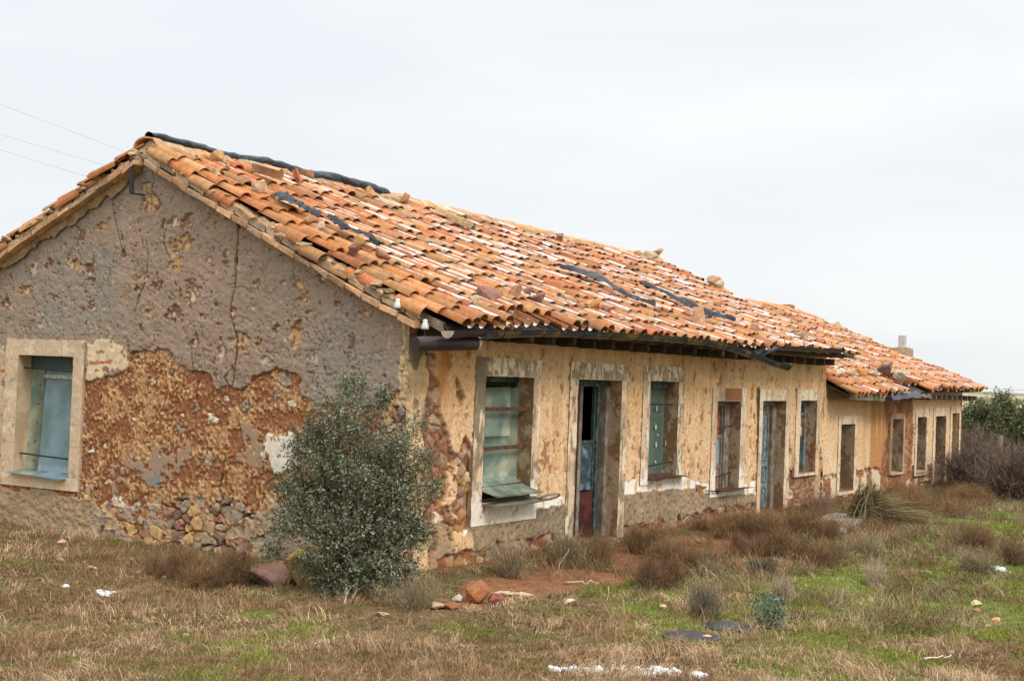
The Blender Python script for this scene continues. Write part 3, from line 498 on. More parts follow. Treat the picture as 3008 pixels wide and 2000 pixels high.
def band_gable(s, t, o):
    c = np.tile(C(.66, .48, .31), (len(s), 1)); c = mixc(c, ss(.4, .65, fbm(s*3, t*3, 4, 101)), C(.60, .45, .31)); c = mixc(c, ss(.62, .68, fbm(s*9, t*9, 4, 102))*.7, C(.76, .64, .45)); c = mixc(c, ss(.68, .72, fbm(s*13, t*11, 4, 103))*.7, C(.36, .24, .15))
    j = np.minimum.reduce([abs(t-q) for q in (1.62, 1.34, 1.08)]+[np.where(t > 2.15, abs(s-q), 9) for q in (5.05, 5.32)]); c = mixc(c, ss(.007, .002, j+.006*(fbm(s*20, t*20, 2, 1)-.5))*.35, C(.3, .2, .13))
    lo = ss(.705, .695, t); c = mixc(c, lo*ss(.5, .56, fbm(s*8, t*8, 4, 105)), C(.72, .42, .17)); c = mixc(c, lo*.4, C(.82, .72, .55)); return c, .006*(fbm(s*12, t*12, 3, 104)-.5)*2
def rev_gable(s, t, q):
    c = np.tile(C(.56, .42, .27), (len(s), 1)); c = mixc(c, ss(.5, .6, fbm(s*5+q, t*4, 4, 108)), C(.46, .33, .2)); return c

zinc = mat('zinc_sheet', (.19, .255, .195), .55, n=(3, .3), n2=(90, .14), bump=(6, .5, .03), metal=.15, col2=(.36, .37, .26), c2=(4, .46, .62), spec=.5)
zinc2 = mat('blue_zinc_sheet', (.23, .325, .365), .5, n=(2.5, .15), n2=(110, .22), bump=(3, .4, .03), metal=.25, col2=(.16, .245, .235), c2=(2, .42, .6), spec=.5)
green_tin = mat('green_tin', (.105, .165, .125), .4, n=(2, .12), n2=(80, .12), bump=(3, .35, .03), metal=.2, spec=.5)
rust = mat('rusty_iron', (.10, .045, .03), .8, n=(30, .35), n2=(120, .3), bump=(80, .5, .005), col2=(.17, .07, .035), c2=(12, .5, .65))
darkiron = mat('dark_iron', (.035, .028, .03), .7, n=(30, .3), bump=(80, .4, .004))
oldwood = mat('weathered_wood', (.20, .15, .10), .9, n=(6, .3), n2=(60, .35), bump=(70, .8, .01), col2=(.28, .24, .19), c2=(8, .45, .6))
bluewood = mat('blue_flaking_wood', (.17, .27, .30), .85, n=(10, .3), n2=(70, .35), bump=(60, .7, .008), col2=(.20, .14, .09), c2=(9, .47, .58))
tealwood = mat('dark_teal_wood', (.04, .07, .065), .8, n=(20, .3), n2=(70, .3), bump=(60, .6, .006), col2=(.10, .13, .10), c2=(10, .5, .65))
redpaint = mat('dark_red_paint', (.055, .014, .012), .5, n=(5, .25), n2=(50, .15), bump=(50, .3, .004), col2=(.10, .024, .018), c2=(2.5, .5, .6))
paintdrip = mat('cream_paint', (.72, .66, .48), .7, n=(30, .1))
bluepane = mat('smeared_glass', (.035, .06, .075), .3, n=(9, .5), n2=(40, .3), bump=(20, .2, .01), col2=(.16, .24, .27), c2=(7, .5, .66), spec=.5)
paleglass = mat('dusty_glass', (.30, .36, .38), .25, n=(6, .25), bump=(10, .1, .01), spec=.6)
rustcloth = mat('rust_orange_cloth', (.38, .10, .035), .9, n=(9, .4), n2=(40, .4), bump=(20, .8, .02))
darkroom = mat('unlit_interior', (.02, .016, .014), 1, n=(3, .2), bump=(5, 0, 0))  # near-black plates carry the darkness of the unlit rooms in their colour
def bar(name, P, r, parent, mt=darkiron, seg=6): mb = MB(); tube(mb, P, r, seg=seg); return mb.build(name, mt, parent, True)
def plate(name, lo, hi, mt, parent, jit=0, **k): mb = MB(); box(mb, lo, hi, jit=jit); return mb.build(name, mt, parent, **k)
def curved_sheet(name, fn, m_, n_, th, mt, parent, **k):
    P = np.array([[fn(i/(m_-1), j/(n_-1)) for j in range(n_)] for i in range(m_)]); mb = MB(); sheet(mb, P, th); o = mb.build(name, mt, parent, True, **k)
    return o
def wob(a, b, s, amp): return amp*2*(float(fbm(np.array([a]), np.array([b]), 3, s)[0])-.5)

# gable window
gwn = surround(GW, 'x', 0, cottage, 'window', band_gable, rev_gable, .26, .04); gwn['label'] = 'gable window with cream stone surround, blocked by a bluish metal sheet'
y0, y1 = 4.84, 5.80
yt, yb = YG(80, 822, .22), YG(60, 1066, .17); yt2, yb2 = YG(104, 850, .21), YG(82, 1082, .16)
def bend(u, v):   # u across from left (high y) to right, v down
    z = 2.13-1.40*v; yl = yt2+(yb2-yt2)*v; y = yl+(y0+.005-yl)*u
    return (.215-.05*v+wob(u*2, v*3, 5, .012), y, z)
curved_sheet('metal_sheet', bend, 8, 16, .003, zinc2, gwn)
curved_sheet('metal_strip', lambda u, v: (.20-.05*v+wob(u, v*2, 8, .008), (yt2+(yb2-yt2)*v-.03)*u+(yt+(yb-yt)*v)*(1-u), 2.14-1.40*v), 3, 12, .003, zinc, gwn)
plate('dark_lintel', (.16, y0, 2.00), (.195, y1, 2.15), mat('shadowed_tin', (.06, .10, .095), .6, n=(20, .2)), gwn); plate('top_strip', (.180, y0+.01, 1.875), (.197, yt2-.02, 1.925), mat('pale_tin', (.42, .44, .38), .5, n=(20, .3), metal=.3), gwn, .003)
plate('unlit_gap_plate', (.25, y0, .70), (.262, y1, 2.15), darkroom, gwn)
for z in (1.98, .93): bar('bar', [(.08, YG(75, 0, .08)+.03 if z > 1.5 else YG(55, 0, .08), z+.02), (.03, (y0+y1)/2, z), (.03, y0-.02, z-.01)], .011, gwn, darkiron)
curved_sheet('sill_sheet', lambda u, v: (-.13+.25*v-.02*u, y1+.05-(.52)*u, .715+.035*v-.02*u+wob(u, v, 3, .006)), 6, 5, .004, zinc, gwn)
curved_sheet('sill_sheet', lambda u, v: (-.15+.27*v, y1-.46-(.47)*u, .70+.04*v-.02*u+wob(u, v, 9, .006)), 6, 5, .004, zinc2, gwn)
for k in range(6):
    mb = MB(); f_ = (k+.5)/6; lathe(mb, [(.008, -.004), (.008, .006)], (.193-.05*f_, yt2+(yb2-yt2)*f_+.035, 2.14-1.40*f_), (-1, 0, 0), 6); mb.build('rivet', darkiron, gwn)

# front openings
X2 = lambda u, y: float(on(u, 1050, 1, y)[0])
W_ = {}
NM = {'w1': 'window', 'w3': 'window', 'w4': 'window', 'w6': 'window', 'w7': 'door', 'w8': 'window', 'w9': 'window', 'w11': 'window', 'd2': 'door', 'd5': 'door', 'd10': 'door'}
LB = {'w1': 'wide window with green zinc sheets curling out behind three rusty flat bars', 'd2': 'doorway with dark red and teal half-open door', 'w3': 'window closed by a green tin sheet with cream paint drips', 'w4': 'window with rust orange cloth behind a weathered wooden frame', 'd5': 'doorway with a flaking blue panelled door', 'w6': 'narrow broken window above exposed brick'}
for o in OPEN: W_[o[0]] = surround(o, 'y', 0, cottage, NM[o[0]], band_front, rev_front); W_[o[0]]['label'] = LB[o[0]]
for o in OPEN2: W_[o[0]] = surround(o, 'y', .004, wing, NM[o[0]], band_front, rev_front, .34)
p = W_['w1']
plate('unlit_gap_plate', (1.48, .20, 2.00), (2.55, .235, 2.11), darkroom, p)
plate('frame_head', (1.48, .175, 2.045), (2.55, .20, 2.11), tealwood, p)
def zs(x0, x1, z0, z1, nm, seed, yy): curved_sheet(nm, lambda u, v: (x0+(x1-x0)*u+.01*v, yy-.006*u+wob(u*2+seed, v*2, seed, .012), z1+(z0-z1)*v-.03*(1-u)*(1-v)), 7, 6, .003, zinc, p)
zs(1.49, X2(1168.5, .17), 1.42, 1.995, 'zinc_sheet', 3, .165); zs(1.49, X2(1168.5, .17), .92, 1.435, 'zinc_sheet', 6, .175); zs(X2(1169, .17), 2.545, .86, 2.0, 'zinc_strip', 9, .17)
curved_sheet('bent_sheet', lambda u, v: (1.49+1.0*u+.06*v*v, .155-.36*v**1.4-.02*u*v, .93-.19*v+.03*v*v+.02*u*(1-v)+wob(u*3, v*2, 12, .012)), 10, 8, .003, zinc, p)
for z, dz in ((1.74, 0), (1.285, .02), (.84, .025)):
    mb = MB(); box(mb, (1.40, .045, z-.022), (2.62, .058, z+.022)); V = mb.V[0]; V[:, 2] += dz*(V[:, 0]-1.4)*.9; mb.build('flat_bar', rust, p)
curved_sheet('sill_sheet', lambda u, v: (1.46+1.15*u+.05*v, .12-.40*v, .70-.045*v+.035*u+wob(u*3, v*2, 15, .015)), 10, 6, .004, mat('old_zinc', (.30, .27, .19), .6, n=(8, .3), n2=(60, .2), bump=(8, .5, .02), metal=.2), p)
mb = MB(); lp = [(2.60+.22*math.cos(t)+.1, -.22-.05*math.sin(t), .72+.035*math.sin(t)) for t in np.linspace(.5, 6.6, 16)]; tube(mb, lp, .012); tube(mb, [(2.4, -.2, .73), lp[7]], .012); mb.build('wire_loop', oldwood, p, True)
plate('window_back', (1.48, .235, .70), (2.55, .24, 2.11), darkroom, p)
# doorway 2
p = W_['d2']; d0, d1, D = 3.66, 4.88, .24
plate('door_frame', (d0, .16, 2.02), (d1, .24, 2.11), tealwood, p)
a1, a2, a3, a4, a5, a6, a7 = [X2(u, .20) for u in (1322, 1329.5, 1336, 1365, 1371, 1382, 1392)]
fr = MB(); box(fr, (a2, .19, -.03), (a3, .23, 2.02)); box(fr, (a6, .14, -.05), (a7+.02, .24, 2.02)); fr.build('door_frame', oldwood, p)
plate('red_stile', (d0+.02, .20, -.03), (a2, .235, 2.02), redpaint, p)
lf = plate('door_leaf', (a3, .205, -.03), (a4+.03, .235, .66), redpaint, p)
plate('lower_pane', (a3, .215, .68), (a4, .222, 1.29), bluepane, lf); fb = MB(); box(fb, (a4, .20, .66), (a4+.03, .24, 2.02)); box(fb, (a3, .205, 1.29), (a4, .235, 1.32)); fb.build('pane_frame', tealwood, lf)
tl = MB(); box(tl, (a5-.01, .19, -.03), (a5+.05, .245, 2.02)); tl.build('open_leaf', tealwood, p)
plate('unlit_room_plate', (3.7, 1.2, -.05), (7.6, 1.25, 2.3), darkroom, p)
# window 3
p = W_['w3']; w0, w1 = 5.76, 6.70
plate('frame_head', (w0, .12, 2.02), (w1, .24, 2.12), tealwood, p)
curved_sheet('tin_sheet', lambda u, v: (w0+(w1-w0)*.98*u, .19+wob(u*2, v*3, 21, .016)-.02*v, 2.04-1.28*v), 8, 10, .003, green_tin, p)
curved_sheet('tin_sheet', lambda u, v: (w0+(w1-w0)*.98*u, .180+wob(u*2, v*3, 22, .004), 2.03-.46*v), 6, 4, .003, green_tin, p)
for x, z, l in [(X2(u, .15), z, l) for u, z, l in ((1508, 1.73, .12), (1532, 1.74, .05), (1507, 1.47, .10), (1512, 1.36, .03), (1509, 1.22, .10), (1531, 1.23, .11), (1489, 1.2, .05), (1509, .98, .05), (1490, .95, .06), (1536, 1.55, .03))]:
    dp = MB(); V = [(x+.022*math.cos(t)*(1 if math.sin(t) < .2 else .4), .142, z+(l*.5*math.sin(t) if math.sin(t) > 0 else l*.32*math.sin(t))) for t in np.linspace(0, 6.28, 11)[:-1]]; dp.add(V+[(a, .146, c) for a, b, c in V], [tuple(range(10)), tuple(range(19, 9, -1))]+[(i, (i+1) % 10, 10+(i+1) % 10, 10+i) for i in range(10)]); dp.build('paint_drip', paintdrip, p)
for z, e in ((1.80, -.01), (.93, .05)): bar('bar', [(w0-.02, .05, z), (w1-.02, .05, z+e)], .011, p)
curved_sheet('sill_sheet', lambda u, v: (w0+(w1-w0+.22)*u, .12-.30*v, .79-.03*v+.07*math.sin(u*3.1)*.5+wob(u*3, v*2, 25, .012)), 8, 5, .004, rust, p)
plate('unlit_gap_plate', (w0, .2, .76), (w1, .236, 2.1), darkroom, p)
# window 4
p = W_['w4']; w0, w1 = 8.15, 9.10
b1, b2, b3 = X2(1648, .18), X2(1659.5, .18), X2(1672, .18)
fr = MB(); box(fr, (w0, .15, 1.77), (w1, .24, 1.85)); box(fr, (b2+.01, .14, .47), (b3, .24, 1.80)); box(fr, (w0, .17, 1.27), (b2, .23, 1.32)); box(fr, (w0, .17, .80), (b2, .23, .86)); box(fr, (b2-.03, .165, .47), (b2, .225, 1.78)); fr.build('window_frame', oldwood, p)
curved_sheet('curtain', lambda u, v: (b1-.1+(b2-b1+.07)*u, .205+.012*math.sin(u*14), 1.76-.44*v), 20, 4, .003, rustcloth, p)
plate('pane', (b1-.1, .195, .86), (b2-.03, .205, 1.27), paleglass, p); plate('lower_panel', (b1-.1, .19, .47), (b2-.03, .22, .80), mat('bare_plank', (.34, .20, .12), .9, n=(12, .3), n2=(60, .3), bump=(60, .5, .01)), p)
for z in (1.42, .69): bar('bar', [(w0-.05, .05, z-.03), (w1-.12, .06, z+.05)], .011, p)
bar('bent_bar', [(7.75, -.05, .52), (8.05, -.08, .50), (8.3, -.02, .44)], .010, p)
curved_sheet('sill_sheet', lambda u, v: (w0-.02+1.18*u+.1*v, .14-.32*v, .50-.02*v-.015*u+.03*u*v+wob(u*3, v*2, 28, .014)), 8, 5, .004, rust, p)
plate('unlit_gap_plate', (w0, .225, .47), (w1, .24, 1.85), darkroom, p)
# door 5
p = W_['d5']; w0, w1 = 10.05, 11.13
b1, b2, b3 = X2(1752, .19), X2(1769.5, .19), X2(1779.5, .19)
fr = MB(); box(fr, (w0, .15, 1.78), (w1, .24, 1.86)); box(fr, (b2, .14, -.05), (b3, .24, 1.80)); fr.build('door_frame', oldwood, p)
lf = plate('door_leaf', (b1-.15, .20, -.03), (b2, .235, 1.78), bluewood, p)
for z0, z1 in ((.08, .42), (.50, .78), (.86, 1.66)):
    r_ = MB()
    for a, b in (((b1+.03, .180, z0), (b2-.05, .199, z0+.03)), ((b1+.03, .180, z1-.03), (b2-.05, .199, z1)), ((b1+.03, .180, z0+.03), (b1+.07, .199, z1-.03)), ((b2-.09, .180, z0+.03), (b2-.05, .199, z1-.03)), ((b1+.13, .188, z0+.08), (b2-.14, .199, z1-.08))): box(r_, a, b)
    r_.build('door_panel', bluewood, lf)
# window 6
p = W_['w6']; w0, w1 = 11.87, 12.72
b1, b2, b3 = X2(1838, .19), X2(1846, .19), X2(1851, .19)
fr = MB(); box(fr, (w0, .17, 1.80), (w1, .24, 1.87)); box(fr, (b2, .16, .60), (b3, .24, 1.80)); box(fr, (w0, .17, 1.60), (b2, .22, 1.64)); fr.build('window_frame', bluewood, p)
plate('cloth_patch', (b1-.1, .205, 1.42), (b2, .225, 1.60), rustcloth, p); plate('cream_board', (b1-.1, .20, 1.24), (b2-.02, .222, 1.40), paintdrip, p); plate('unlit_gap_plate', (w0, .235, .60), (w1, .24, 1.87), darkroom, p)
mb = MB()
for k in range(9): box(mb, (w1-.006, .0, .62+.055*k), (w1+.08, .07, .62+.055*k+.045), C(.38, .15, .07)*rng.uniform(.8, 1.2), .006)
mb.build('brick_jamb', attrm, p)
# the wing's openings
for k, fw in (('w7', .16), ('w8', .05), ('w9', .04), ('d10', .14), ('w11', .04)):
    o = [q for q in OPEN2 if q[0] == k][0]; a = o[1]; p = W_[k]
    fr = MB(); box(fr, (a[0], .24, a[2]), (a[0]+fw*.5, .34, a[3])); box(fr, (a[1]-.10, .27, a[2]), (a[1], .34, a[3])); box(fr, (a[0], .28, a[3]-.06), (a[1], .335, a[3])); fr.build('frame', tealwood, p)
    plate('unlit_gap_plate', (a[0], .345, a[2]), (a[1], .36, a[3]), darkroom, p)
    if k in ('w8', 'w9', 'w11'): plate('sill', (a[0]-.04, -.05, a[2]-.04), (a[1]+.04, .3, a[2]+.004), mat('sill_stone', (.55, .44, .3), n=(9, .2), n2=(60, .2)), p, .006)
W_['w7']['label'] = 'narrow doorway with dark teal frame in the wing'; W_['w8']['label'] = 'wing window in a patch of exposed stone'; W_['w9']['label'] = 'narrow wing window with pale surround'; W_['d10']['label'] = 'dark doorway of the wing'; W_['w11']['label'] = 'last window at the far corner of the wing'

# ------------------------------------------------------------------ roofs of barrel tiles
def S1(x, v, top=0):
    ze = np.interp(x, [-.2, 1.7, 5, 9, 13], [2.56, 2.64, 2.645, 2.655, 2.68]); zr = np.interp(x, [-.2, 5, 8, 10, 14], [4.61, 4.57, 4.53, 4.50, 4.46])
    z = ze+(zr-ze)*v-.035*np.sin(np.pi*v)+.035*(fbm(np.atleast_1d(x*.6), np.atleast_1d(v*2.5), 3, 201)-.5)
    return np.stack([x+0*v, -.62+4.35*v+0*x, z+0*x], -1)
def S1b(x, v):
    zr = np.interp(x, [-.2, 5, 8, 10, 14], [4.61, 4.57, 4.53, 4.50, 4.46]); return np.stack([x+0*v, 7.78-4.05*v, zr-1.93*(1-v)], -1)
def S2(x, v):
    ze = np.interp(x, [13.2, 14, 15.3, 17, 20, 24], [1.99, 1.95, 1.99, 2.06, 2.12, 2.17]); zr = np.interp(x, [13, 21.5, 24], [3.98, 3.93, 3.77])
    z = ze+(zr-ze)*v-.04*np.sin(np.pi*v)+.05*(fbm(np.atleast_1d(x*.6), np.atleast_1d(v*2.5), 3, 203)-.5)
    return np.stack([x+0*v, -.52+4.25*v+0*x, z], -1)
def S2b(x, v):
    zr = np.interp(x, [13, 21.5, 24], [3.98, 3.93, 3.77]); return np.stack([x+0*v, 7.78-4.05*v, zr-1.8*(1-v)], -1)
def tile_material():
    M = bpy.data.materials.new('roof_tile_clay'); M.use_nodes = True; t = M.node_tree; nn = t.nodes; ll = t.links; b = nn['Principled BSDF']; b.inputs['Roughness'].default_value = .85; b.inputs['Specular IOR Level'].default_value = .2
    def A(n): a = nn.new('ShaderNodeAttribute'); a.attribute_name = n; return a
    def NZ(s, d=4, vec=None): z = nn.new('ShaderNodeTexNoise'); z.inputs['Scale'].default_value = s; z.inputs['Detail'].default_value = d; ll.new(vec or co.outputs['Object'], z.inputs[0]); return z.outputs[0]
    def MR(x, a, b_, c=0, d=1): r = nn.new('ShaderNodeMapRange'); r.inputs[1].default_value = a; r.inputs[2].default_value = b_; r.inputs[3].default_value = c; r.inputs[4].default_value = d; ll.new(x, r.inputs[0]); return r.outputs[0]
    def MA(op, x, y):
        q = nn.new('ShaderNodeMath'); q.operation = op
        for i, k in enumerate((x, y)):
            if isinstance(k, (int, float)): q.inputs[i].default_value = k
            elif k is not None: ll.new(k, q.inputs[i])
        return q.outputs[0]
    def MX(f, a, b_):
        q = nn.new('ShaderNodeMix'); q.data_type = 'RGBA'; ll.new(f, q.inputs[0]) if not isinstance(f, float) else None; ll.new(a, q.inputs[6])
        if isinstance(b_, tuple): q.inputs[7].default_value = (*b_, 1)
        else: ll.new(b_, q.inputs[7])
        return q.outputs[2]
    co = nn.new('ShaderNodeTexCoord'); c = A('col').outputs['Color']
    s = nn.new('ShaderNodeVectorMath'); s.operation = 'SCALE'; ll.new(c, s.inputs[0]); ll.new(MR(NZ(12), .3, .7, .72, 1.25), s.inputs['Scale']); c = s.outputs[0]
    c = MX(MR(NZ(2.2, 5), .54, .68, 0, .65), c, (.33, .17, .08)); c = MX(MR(NZ(9, 6), .58, .68, 0, .6), c, (.30, .19, .09)); c = MX(MR(NZ(60, 5), .58, .68, 0, .7), c, (.12, .06, .035)); c = MX(MR(NZ(25, 6), .64, .7, 0, .5), c, (.46, .36, .2))
    f = MA('ABSOLUTE', MA('SUBTRACT', A('th').outputs['Fac'], .32), None); f = MA('SUBTRACT', A('amt').outputs['Fac'], f)
    f = MA('ADD', f, MR(NZ(9, 3), .3, .7, -.22, .22)); f = MA('ADD', f, MR(NZ(80, 3), .3, .7, -.16, .16)); m = MR(f, -.04, .30)
    c = MX(MR(m, 0, 1, 0, .9), c, (.80, .79, .81)); ll.new(c, b.inputs['Base Color'])
    bu = nn.new('ShaderNodeBump'); bu.inputs['Strength'].default_value = .6; bu.inputs['Distance'].default_value = .01; ll.new(NZ(70, 5), bu.inputs['Height']); ll.new(bu.outputs[0], b.inputs['Normal'])
    return M
tilem = tile_material()
TC = np.array([.72, .66, .60])*np.array([[.66, .27, .10], [.70, .32, .14], [.58, .225, .095], [.72, .40, .19], [.62, .33, .15], [.46, .22, .11], [.68, .24, .10], [.58, .38, .19]])
TH = np.radians(np.linspace(-82, 82, 9))
def tiles(O, ex, es, en, L, r0, r1, kind, amt, rg, colr=None, lift=.03):
    """O upper end centre; r0 radius at the upper end, r1 at the lower; kind +1 cover, -1 channel"""
    n = len(O); V = np.zeros((n, 2, 2, 9, 3)); th = np.zeros((n, 2, 2, 9)); fl = kind[:, None]
    for e_ in (0, 1):
        r = (r0, r1)[e_]; up = (0, lift)[e_]
        for sh in (0, 1):
            rr = (r-sh*.013)[:, None]; a = rr*np.sin(TH); h = rr*.85*(np.cos(TH)-.14)
            h = np.where(fl > 0, h, -h+rr*.73)+up
            V[:, e_, sh] = O[:, None]+(L*e_)[:, None, None]*es[:, None]+a[..., None]*ex[:, None]+h[..., None]*en[:, None]
            th[:, e_, sh] = np.where(fl > 0, np.sin(TH), np.sin(TH)*1.0+.32) if sh == 0 else (9 if True else 0)
            if sh == 1: th[:, e_, sh] = np.where(fl > 0, 9, np.sin(TH)+.32)
    base = (np.arange(n)*36)[:, None]; ix = lambda e_, sh, k: e_*18+sh*9+k; f = []
    for k in range(8):
        f += [(ix(0, 0, k), ix(0, 0, k+1), ix(1, 0, k+1), ix(1, 0, k)), (ix(0, 1, k+1), ix(0, 1, k), ix(1, 1, k), ix(1, 1, k+1)), (ix(1, 0, k), ix(1, 0, k+1), ix(1, 1, k+1), ix(1, 1, k)), (ix(0, 0, k+1), ix(0, 0, k), ix(0, 1, k), ix(0, 1, k+1))]
    f += [(ix(0, 0, 0), ix(1, 0, 0), ix(1, 1, 0), ix(0, 1, 0)), (ix(1, 0, 8), ix(0, 0, 8), ix(0, 1, 8), ix(1, 1, 8))]
    F = (base[:, :, None]+np.array(f)[None]).reshape(-1, 4)
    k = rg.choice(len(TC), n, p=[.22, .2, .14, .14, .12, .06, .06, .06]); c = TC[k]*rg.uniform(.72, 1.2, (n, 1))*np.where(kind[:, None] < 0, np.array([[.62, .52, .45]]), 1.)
    if colr is not None: c = np.tile(colr, (n, 1))*rg.uniform(.85, 1.15, (n, 1))
    c = np.repeat(c, 36, 0); return V.reshape(-1, 3), F, c, th.ravel(), np.repeat(amt, 36)
def frame_at(Sf, x, v, dv=.01):
    p = Sf(x, v); q = Sf(x, v-dv); es = q-p; es /= np.linalg.norm(es, axis=-1, keepdims=True); q2 = Sf(x+.05, v); ex = q2-p; ex /= np.linalg.norm(ex, axis=-1, keepdims=True)
    en = np.cross(ex, es); en *= np.sign(en[:, 2:3]); return p, ex, es, en
def roof(name, Sf, x0, x1f, parent, seed, back=False, snowk=1., pitch=.25, skip=None):
    rg = np.random.default_rng(seed); G = []; ln = 4.78; expo = .36; rows = int(ln/expo)
    for kind in (-1, 1):
        cols = np.arange(x0+(0 if kind > 0 else pitch/2), x1f(1), pitch); O = []; am = []; rr = []
        for cx in cols:
            ph = rg.uniform(-.12, .12)
            for r in range(rows+1):
                d = (r+1)*expo+.09+ph*.6+rg.normal(0, .018); v = d/ln          # upper end position from the eave
                if v > 1.0: continue
                if cx > x1f(max(v-.05, 0))-.1: continue
                if skip is not None and skip(cx, v, kind, rg): continue
                O.append((cx+rg.normal(0, .008), v)); 
                a = .62+.17*rg.normal()+.22*(float(fbm(np.array([cx*.5]), np.array([v*3.]), 2, 210)[0])-.5)
                if kind < 0: a += .02
                a *= ss(0, .07, v)*.55+.45 if kind > 0 else 1
                if kind > 0 and rg.random() < .16: a = -.5
                if kind > 0 and cx < x0+.6: a = -.25+.35*rg.random()
                am.append(a*snowk-(1-snowk)*.25)
        O = np.array(O); x, v = O[:, 0], O[:, 1]; n = len(x); p, ex, es, en = frame_at(Sf, x, v)
        yaw = rg.normal(0, .028, n)[:, None]; es2 = es+ex*yaw; es2 /= np.linalg.norm(es2, axis=1, keepdims=True); ex2 = ex-es*yaw
        tilt = rg.normal(0, .05, n)[:, None]; ex2 = ex2+en*tilt; ex2 /= np.linalg.norm(ex2, axis=1, keepdims=True); en2 = np.cross(ex2, es2); en2 *= np.sign(en2[:, 2:3])
        L = np.full(n, .45)+rg.normal(0, .012, n); up = (.0 if kind < 0 else .045)+rg.normal(0, .006, n)
        p = p+en*up[:, None]; 
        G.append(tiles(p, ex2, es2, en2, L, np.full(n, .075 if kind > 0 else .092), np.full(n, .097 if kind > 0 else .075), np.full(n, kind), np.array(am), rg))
    nV = 0; Vs, Fs, cs, ts, as_ = [], [], [], [], []
    for V, F, c, th, a in G: Vs.append(V); Fs.append(F+nV); cs.append(c); ts.append(th); as_.append(a); nV += len(V)
    return mesh(name, np.concatenate(Vs), [np.concatenate(Fs)], tilem, parent, False, {'col': np.concatenate(cs), 'th': np.concatenate(ts), 'amt': np.concatenate(as_)})
def hole1(x, v, kind, rg):      # eave course with covers gone, and a slipped strip
    if kind > 0 and v < .13 and 1.05 < x < 2.35: return True
    if kind > 0 and rg.random() < .012: return True
    return False
def hole2(x, v, kind, rg):
    if v < .22 and 16.6 < x < 18.4 and (kind > 0 or v < .12): return True
    if v < .12 and 15.2 < x < 16.7: return rg.random() < .4
    return kind > 0 and rg.random() < .02
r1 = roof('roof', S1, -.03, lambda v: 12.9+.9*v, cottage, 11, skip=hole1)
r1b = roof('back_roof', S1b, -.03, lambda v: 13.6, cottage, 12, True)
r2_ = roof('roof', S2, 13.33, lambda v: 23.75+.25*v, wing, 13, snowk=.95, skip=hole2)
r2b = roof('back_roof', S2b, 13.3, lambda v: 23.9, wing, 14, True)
def deck(name, Sf, x0, x1, parent, v0=.015):  # near-black boards just beneath the tiles
    xs = np.linspace(x0, x1, 30); P = np.array([[Sf(np.array([x]), np.array([v])).reshape(3)-[0, 0, .02] for v in np.linspace(v0, 1, 8)] for x in xs]); mb = MB(); sheet(mb, P, .03); mb.build(name, mat('dark_boards', (.05, .035, .025), n=(9, .3), n2=(60, .3), bump=(40, .6, .01)), parent)
deck('roof_deck', S1, -.10, 13.2, cottage); deck('roof_deck', S1b, -.06, 13.4, cottage); deck('roof_deck', S2, 13.22, 23.6, wing); deck('roof_deck', S2b, 13.22, 23.6, wing)
# loose covers laid askew at the eave and the upright one
def loose(name, P, yaw, pitch, L, r, colr, label, group='loose tiles on the roof', roll=0, cat='roof tile'):
    O = np.array([[0, 0, 0.]]); ex = np.array([[1., 0, 0]]); es = np.array([[0, -1., 0]]); en = np.array([[0, 0, 1.]])
    V, F, c, th, a = tiles(O, ex, es, en, np.array([L]), np.array([r*.8]), np.array([r]), np.array([1]), np.array([-.6]), rng, C(*colr), lift=0)
    Mx = np.array(Matrix.Rotation(yaw, 3, 'Z') @ Matrix.Rotation(pitch, 3, 'X') @ Matrix.Rotation(roll, 3, 'Y')); o = mesh(name, V@Mx.T, [F], tilem, None, False, {'col': c, 'th': th, 'amt': a}, label=label, cat=cat, group=group); o.location = P; return o
def RP(u, v, up=.0):     # photo pixel -> point on the cottage's front slope
    d = ray(u, v); k = (4.60-2.62)/4.35; n = np.array([0, -k, 1]); q = np.array([0, -.62, 2.72+up]); return CAM+d*(((q-CAM)@n)/(d@n))
def RW(u, v, up=.0):
    d = ray(u, v); k = (3.95-2.05)/4.25; n = np.array([0, -k, 1]); q = np.array([0, -.52, 2.13+up]); return CAM+d*(((q-CAM)@n)/(d@n))
TP = math.atan((4.60-2.62)/4.35)

